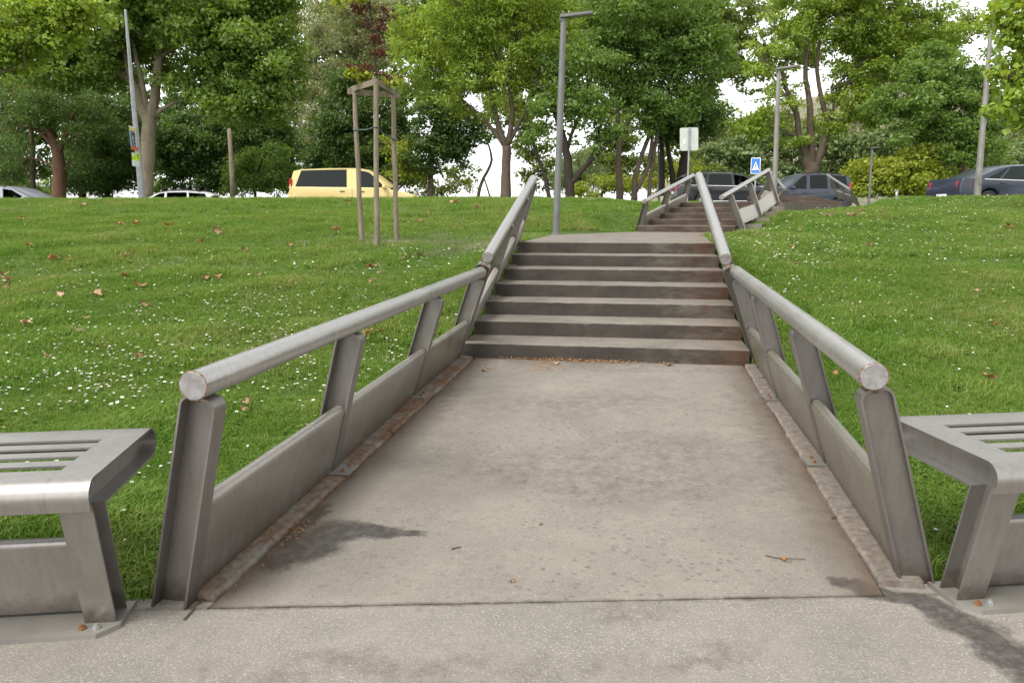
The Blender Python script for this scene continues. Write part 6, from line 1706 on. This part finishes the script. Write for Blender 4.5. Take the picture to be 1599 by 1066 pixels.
# silver estate, far left
L, H = 4.7, 1.48
spos = place(24, 292.5, H, 31)
car('silver_estate', 'silver estate car with its front window down at the far left', spos, YAW - 0.04, L, 1.80,
    car_lower(L, 0.24, 1.40, -1.30, 0.36, [(2.35, 0.52), (2.26, 0.70), (1.95, 0.84), (1.20, 0.98), (-2.22, 1.02), (-2.33, 0.85), (-2.35, 0.5)]),
    [(-2.10, 1.36), (-1.9, 1.43), (-0.9, 1.48), (0.0, 1.47), (0.38, 1.42), (1.30, 0.98)], ((-2.3, 1.02), (1.3, 0.95)),
    [(-2.26, -2.04, -2.00, -1.80), (-1.22, -1.10, -1.14, -1.02), (-0.10, 0.06, -0.14, 0.02), (1.18, 1.32, 0.28, 0.42)], 'paint_silver', (1.40, -1.30),
    open_win=(2,), chrome=False, rails=(-1.8, 0.1), tail=(-2.37, -2.05, 0.78, 0.94), head=(1.9, 2.33, 0.56, 0.74), mirror=0.95)
# white car, roof only, facing left
L, H = 4.3, 1.50
car('white_hatchback', 'white car of which only the roof shows beside the plane trunk', place(268, 299.0, H, 36.0), YAW + math.pi + 0.12, L, 1.76,
    car_lower(L, 0.24, 1.32, -1.22, 0.35, [(2.15, 0.52), (2.08, 0.70), (1.8, 0.84), (1.05, 0.98), (-1.95, 1.02), (-2.10, 0.85), (-2.15, 0.5)]),
    [(-1.92, 1.34), (-1.6, 1.44), (-0.7, 1.50), (0.0, 1.48), (0.38, 1.42), (1.25, 0.98)], ((-2.0, 1.02), (1.25, 0.95)),
    [(-2.02, -1.80, -1.82, -1.60), (-0.96, -0.88, -0.92, -0.84), (0.02, 0.12, -0.02, 0.08), (1.12, 1.26, 0.26, 0.42)], 'paint_white', (1.32, -1.22),
    chrome=False, rails=(-1.4, 0.1), tail=(-2.16, -1.9, 0.78, 1.0), head=(1.8, 2.13, 0.56, 0.76), mirror=0.95)

# ------------------------------------------------------------------ the two drivers
def driver(label, pos, rz, local, mats):
    """seated figure in one skin: pelvis, spine, neck, head, arms to the wheel, thighs and shins"""
    vs = [(0, 0, 0.0), (-0.06, 0, 0.18), (-0.13, 0, 0.38), (-0.14, 0, 0.52), (-0.12, 0, 0.60), (-0.095, 0, 0.67), (-0.075, 0, 0.745), (-0.08, 0, 0.815),
          (-0.14, 0.19, 0.49), (0.02, 0.25, 0.27), (0.26, 0.17, 0.34), (0.34, 0.15, 0.37), (-0.14, -0.19, 0.49), (0.02, -0.25, 0.27), (0.26, -0.17, 0.34), (0.34, -0.15, 0.37),
          (0.10, 0.10, -0.01), (0.46, 0.13, 0.10), (0.66, 0.12, -0.25), (0.78, 0.12, -0.27), (0.10, -0.10, -0.01), (0.46, -0.13, 0.10), (0.66, -0.12, -0.25), (0.78, -0.12, -0.27), (0.022, 0, 0.735)]
    rr = [0.135, 0.125, 0.15, 0.10, 0.055, 0.075, 0.098, 0.07, 0.065, 0.048, 0.036, 0.042, 0.065, 0.048, 0.036, 0.042, 0.09, 0.062, 0.045, 0.04, 0.09, 0.062, 0.045, 0.04, 0.018]
    es = [(0, 1), (1, 2), (2, 3), (3, 4), (4, 5), (5, 6), (6, 7), (3, 8), (8, 9), (9, 10), (10, 11), (3, 12), (12, 13), (13, 14), (14, 15), (0, 16), (16, 17), (17, 18), (18, 19), (0, 20), (20, 21), (21, 22), (22, 23), (6, 24)]
    me = bpy.data.meshes.new('person'); me.from_pydata(vs, es, [])
    o = bpy.data.objects.new('person', me); COL.objects.link(o)
    sk = o.modifiers.new('skin', 'SKIN'); sk.use_smooth_shade = True
    for v, q in zip(me.skin_vertices[0].data, rr): v.radius = (q, q)
    me.skin_vertices[0].data[0].use_root = True
    sb = o.modifiers.new('sub', 'SUBSURF'); sb.levels = 2; sb.render_levels = 2
    dg = bpy.context.evaluated_depsgraph_get(); ev = o.evaluated_get(dg)
    nm = bpy.data.meshes.new_from_object(ev); o.modifiers.clear(); o.data = nm; bpy.data.meshes.remove(me)
    nm.materials.clear()
    for m in mats: nm.materials.append(m)
    for p in nm.polygons:
        c = p.center
        p.material_index = 0 if (c.z > 0.575 or (c.x > 0.20 and c.z > 0.2)) else 1
        p.use_smooth = True
    o.location = Vector(pos) + Matrix.Rotation(rz, 3, 'Z') @ Vector(local); o.rotation_euler = (0, 0, rz)
    tag(o, label, 'person', 'people driving')
    bm = bmesh.new(); bmesh.ops.create_uvsphere(bm, u_segments=14, v_segments=10, radius=0.112)
    for v in bm.verts:
        v.co = Vector((v.co.x * 1.05 - 0.09, v.co.y * 0.95, v.co.z * 1.08 + 0.77))
    bmesh.ops.delete(bm, geom=[v for v in bm.verts if v.co.x > -0.03 and v.co.z < 0.80], context='VERTS')
    bmesh.ops.solidify(bm, geom=bm.faces[:], thickness=0.012)
    link('hair', mesh_of(fix(bm), 'hair', True), o, MAT['hair'], world_space=False)
driver('person at the wheel of the black estate, seen through the open window', wpos, YAW - 0.03, (0.38, 0.34, 0.50), (MAT['skin'], MAT['shirt']))
driver('person at the wheel of the silver estate, seen through the open window', spos, YAW - 0.04, (0.38, 0.34, 0.46), (MAT['skin'], MAT['shirt']))

# ------------------------------------------------------------------ dead leaves, litter, twigs
def dead_leaf_mesh(seed, lobes=5):
    r = random.Random(seed); bm = bmesh.new()
    c = bm.verts.new((0, 0, 0.012)); ring = []
    n = 30
    for k in range(n):
        a = 2 * math.pi * k / n
        tooth = 0.55 + 0.45 * abs(math.cos(a * lobes / 2 + 0.3)) ** 0.8
        if abs(a - math.pi) < 0.35: tooth *= 0.55
        q = 0.055 * tooth * r.uniform(0.88, 1.1)
        x, y = q * math.cos(a), q * math.sin(a) * 0.9
        z = 0.010 + 0.020 * math.sin(2 * a + seed) * (q / 0.055) + 0.25 * abs(y) * r.uniform(0.6, 1.1) + r.uniform(-0.002, 0.002)
        ring.append(bm.verts.new((x, y, z)))
    mid = [bm.verts.new(Vector(v.co) * 0.55 + Vector((0, 0, 0.004 * ((k % 2) * 2 - 1)))) for k, v in enumerate(ring)]
    for k in range(n):
        j = (k + 1) % n
        bm.faces.new((c, mid[k], mid[j])); bm.faces.new((mid[k], ring[k], ring[j], mid[j]))
    st_ = [bm.verts.new(p) for p in ((-0.03, -0.001, 0.006), (-0.03, 0.001, 0.006), (-0.075, 0.004, 0.016), (-0.075, 0.002, 0.016))]
    bm.faces.new(st_)
    bmesh.ops.solidify(bm, geom=bm.faces[:], thickness=0.0012)
    me = mesh_of(bm, 'dead_leaf', True); me.materials.append(MAT['dead_leaf']); return me
LM = [dead_leaf_mesh(s, lb) for s, lb in ((1, 5), (2, 5), (3, 3), (4, 5))]
def dead_leaf(px, py, size, label, group, on_path=False):
    if on_path:
        y = on_z(px, py, 0.06)
        for _ in range(4): y = on_z(px, py, S * y[1])
        p = y; p[2] = S * p[1] + 0.002
    else:
        p = on_lawn(px, py); p[2] += 0.050 if depth_of(p[0], p[1]) > 7.5 else 0.078
    o = bpy.data.objects.new('dead_leaf', random.choice(LM)); COL.objects.link(o)
    o.location = V(p); o.scale = (size / 0.11,) * 3
    o.rotation_euler = (random.gauss(0, 0.35), random.gauss(0, 0.35), random.uniform(0, 6.28)) if not on_path else (random.gauss(0, 0.1), random.gauss(0, 0.1), random.uniform(0, 6.28))
    tag(o, label, 'dead leaf', group)
GL, GR, GP = 'dead leaves on the left lawn', 'dead leaves on the right lawn', 'dead leaves on the ramp'
for (x, y, s) in ((152, 467, 0.13), (220, 453, 0.13), (98, 468, 0.12), (9, 435, 0.12), (10, 444, 0.12), (10, 454, 0.10), (84, 410, 0.15), (108, 412, 0.12), (200, 404, 0.11), (44, 388, 0.14), (340, 439, 0.10), (323, 440, 0.08), (195, 436, 0.10), (36, 345, 0.14), (189, 355, 0.16), (212, 353, 0.16), (263, 357, 0.20), (341, 368, 0.18),
                  (313, 382, 0.13), (384, 399, 0.12), (85, 440, 0.08), (228, 485, 0.11), (120, 530, 0.10), (43, 518, 0.09), (136, 510, 0.07), (652, 404, 0.09), (632, 408, 0.09), (577, 446, 0.08), (650, 490, 0.07), (595, 530, 0.05), (710, 320, 0.25), (745, 328, 0.2), (655, 350, 0.18), (668, 338, 0.16), (545, 318, 0.2), (525, 364, 0.14), (454, 388, 0.1), (400, 436, 0.08), (218, 573, 0.07), (386, 648, 0.055), (382, 660, 0.045), (420, 310, 0.2), (130, 325, 0.2)):
    w = ('high on the left bank below the road' if y < 362 else 'halfway up the left bank' if y < 415 else 'beside the daisies of the left lawn' if x < 500 else 'on the grass between the left railing and the stakes')
    dead_leaf(x, y, s * 1.15, 'small brown dead leaf ' + w, GL + ', ' + w)
dead_leaf(576, 534, 0.11, 'large orange brown leaf seen under the left railing between two posts', GL)
dead_leaf(577, 424, 0.15, 'pale curled leaf on the grass just below the stakes', GL)
dead_leaf(622, 491, 0.09, 'tan leaf on the grass under the far end of the left railing', GL)
dead_leaf(77, 572, 0.075, 'tan leaf among the daisies at the left edge', GL)
for (x, y, s) in ((1357, 388, 0.10), (1383, 398, 0.08), (1237, 391, 0.08), (1368, 399, 0.06), (1330, 341, 0.2), (1292, 341, 0.14), (1250, 364, 0.1), (1524, 462, 0.06), (1240, 420, 0.06), (1552, 520, 0.05), (1345, 335, 0.15), (1575, 360, 0.12)):
    w = 'high on the right lawn near the far steps' if y < 370 else 'on the middle of the right lawn'
    dead_leaf(x, y, s * 1.15, 'small brown dead leaf ' + w, GR + ', ' + w)
dead_leaf(1541, 606, 0.095, 'tan curled leaf lying alone in front of the right bench', GR)
dead_leaf(1303, 600, 0.07, 'orange leaf behind the first opening of the right railing', GR)
for (x, y, s, l) in ((757, 579, 0.06, 'curled tan leaf on the ramp near the left end of the first step'), (1043, 570, 0.09, 'brown leaf against the right half of the first step'), (845, 819, 0.018, 'orange leaf scrap in the middle of the ramp'), (800, 908, 0.022, 'tan leaf scrap on the ramp just above the joint'), (868, 506 + 62, 0.07, 'reddish leaf lying against the middle of the first step'), (1222, 874, 0.03, 'crumpled brown leaf near the right damp stain')):
    dead_leaf(x, y, s, l, GP, True)
def on_ramp(px, py):
    p = on_z(px, py, 0.08)
    for _ in range(4): p = on_z(px, py, S * p[1])
    return p
def litter(name, label, spots, seed):
    r = np.random.default_rng(seed); vs, fs = [], []
    for (px, py, sx, sy, n, ln) in spots:
        c = on_ramp(px, py)
        for _ in range(n):
            x, y = c[0] + r.normal(0, sx), c[1] + r.normal(0, sy); y = min(y, ST_Y - 0.012)
            a = r.uniform(0, math.pi); l = ln * r.uniform(0.4, 1.3); w = max(0.0012, l * r.uniform(0.08, 0.35)); z = S * y + abs(r.normal(0, 0.006)) + 0.003
            tz = r.normal(0, 0.25) * l
            ca, sa = math.cos(a), math.sin(a); b = len(vs)
            vs += [(x - ca * l / 2, y - sa * l / 2, z), (x + sa * w / 2, y - ca * w / 2, z + 0.003), (x + ca * l / 2, y + sa * l / 2, z + abs(tz)), (x - sa * w / 2, y + ca * w / 2, z + 0.001)]
            fs.append((b, b + 1, b + 2, b + 3))
    o = link(name, pydata(name, vs, fs), None, MAT['litter']); tag(o, label, kind='stuff')
litter('leaf_litter', 'dry leaf crumbs blown against the foot of the first step', [(870, 562, 0.22, 0.035, 420, 0.030), (940, 566, 0.18, 0.035, 260, 0.028), (850, 568, 0.06, 0.10, 160, 0.026), (845, 577, 0.09, 0.06, 90, 0.022), (780, 562, 0.15, 0.015, 60, 0.016), (1080, 569, 0.25, 0.012, 90, 0.014), (1165, 578, 0.05, 0.03, 40, 0.014)], 61)
litter('needle_litter', 'orange conifer needles piled against the left kerb', [(450, 832, 0.035, 0.06, 260, 0.018), (405, 880, 0.02, 0.06, 60, 0.012), (345, 920, 0.03, 0.03, 40, 0.014), (690, 590, 0.02, 0.3, 90, 0.014), (620, 655, 0.015, 0.3, 60, 0.012)], 62)
litter('seed_litter', 'rusty crumbs along the joint of the right kerb', [(1300, 790, 0.012, 0.25, 240, 0.010), (1265, 720, 0.012, 0.35, 220, 0.010), (1215, 645, 0.012, 0.5, 240, 0.010), (1180, 590, 0.015, 0.2, 80, 0.012), (1225, 876, 0.03, 0.008, 24, 0.012), (1345, 850, 0.015, 0.06, 60, 0.010)], 63)
def twig(pts, label, rr=0.003):
    P_ = []
    for px, py in pts:
        p = on_ramp(px, py); p[2] = S * p[1] + 0.004; P_.append(p)
    bm = bmesh.new(); bm_tube(bm, P_, [rr * f for f in np.linspace(1.0, 0.5, len(P_))], 6)
    o = link('twig', mesh_of(fix(bm), 'twig', True), None, MAT['twig']); tag(o, label, 'twig', 'dry twigs on the ramp')
twig([(288, 968), (300, 955), (306, 945), (318, 938), (326, 930)], 'grey twig at the foot of the left railing', 0.004)
twig([(715, 570), (702, 582), (697, 596), (690, 602)], 'curly twig by the left kerb near the steps', 0.003)
twig([(1195, 868), (1212, 872), (1230, 873), (1257, 874)], 'thin straight twig near the right damp stain', 0.002)
twig([(1300, 810), (1308, 806), (1318, 803)], 'short thick twig lying on the right kerb joint', 0.006)
twig([(706, 858), (712, 856), (720, 855)], 'tiny dark twig left of the middle of the ramp', 0.003)
twig([(1288, 772), (1303, 774), (1316, 770)], 'curved twig on the right kerb halfway down', 0.003)
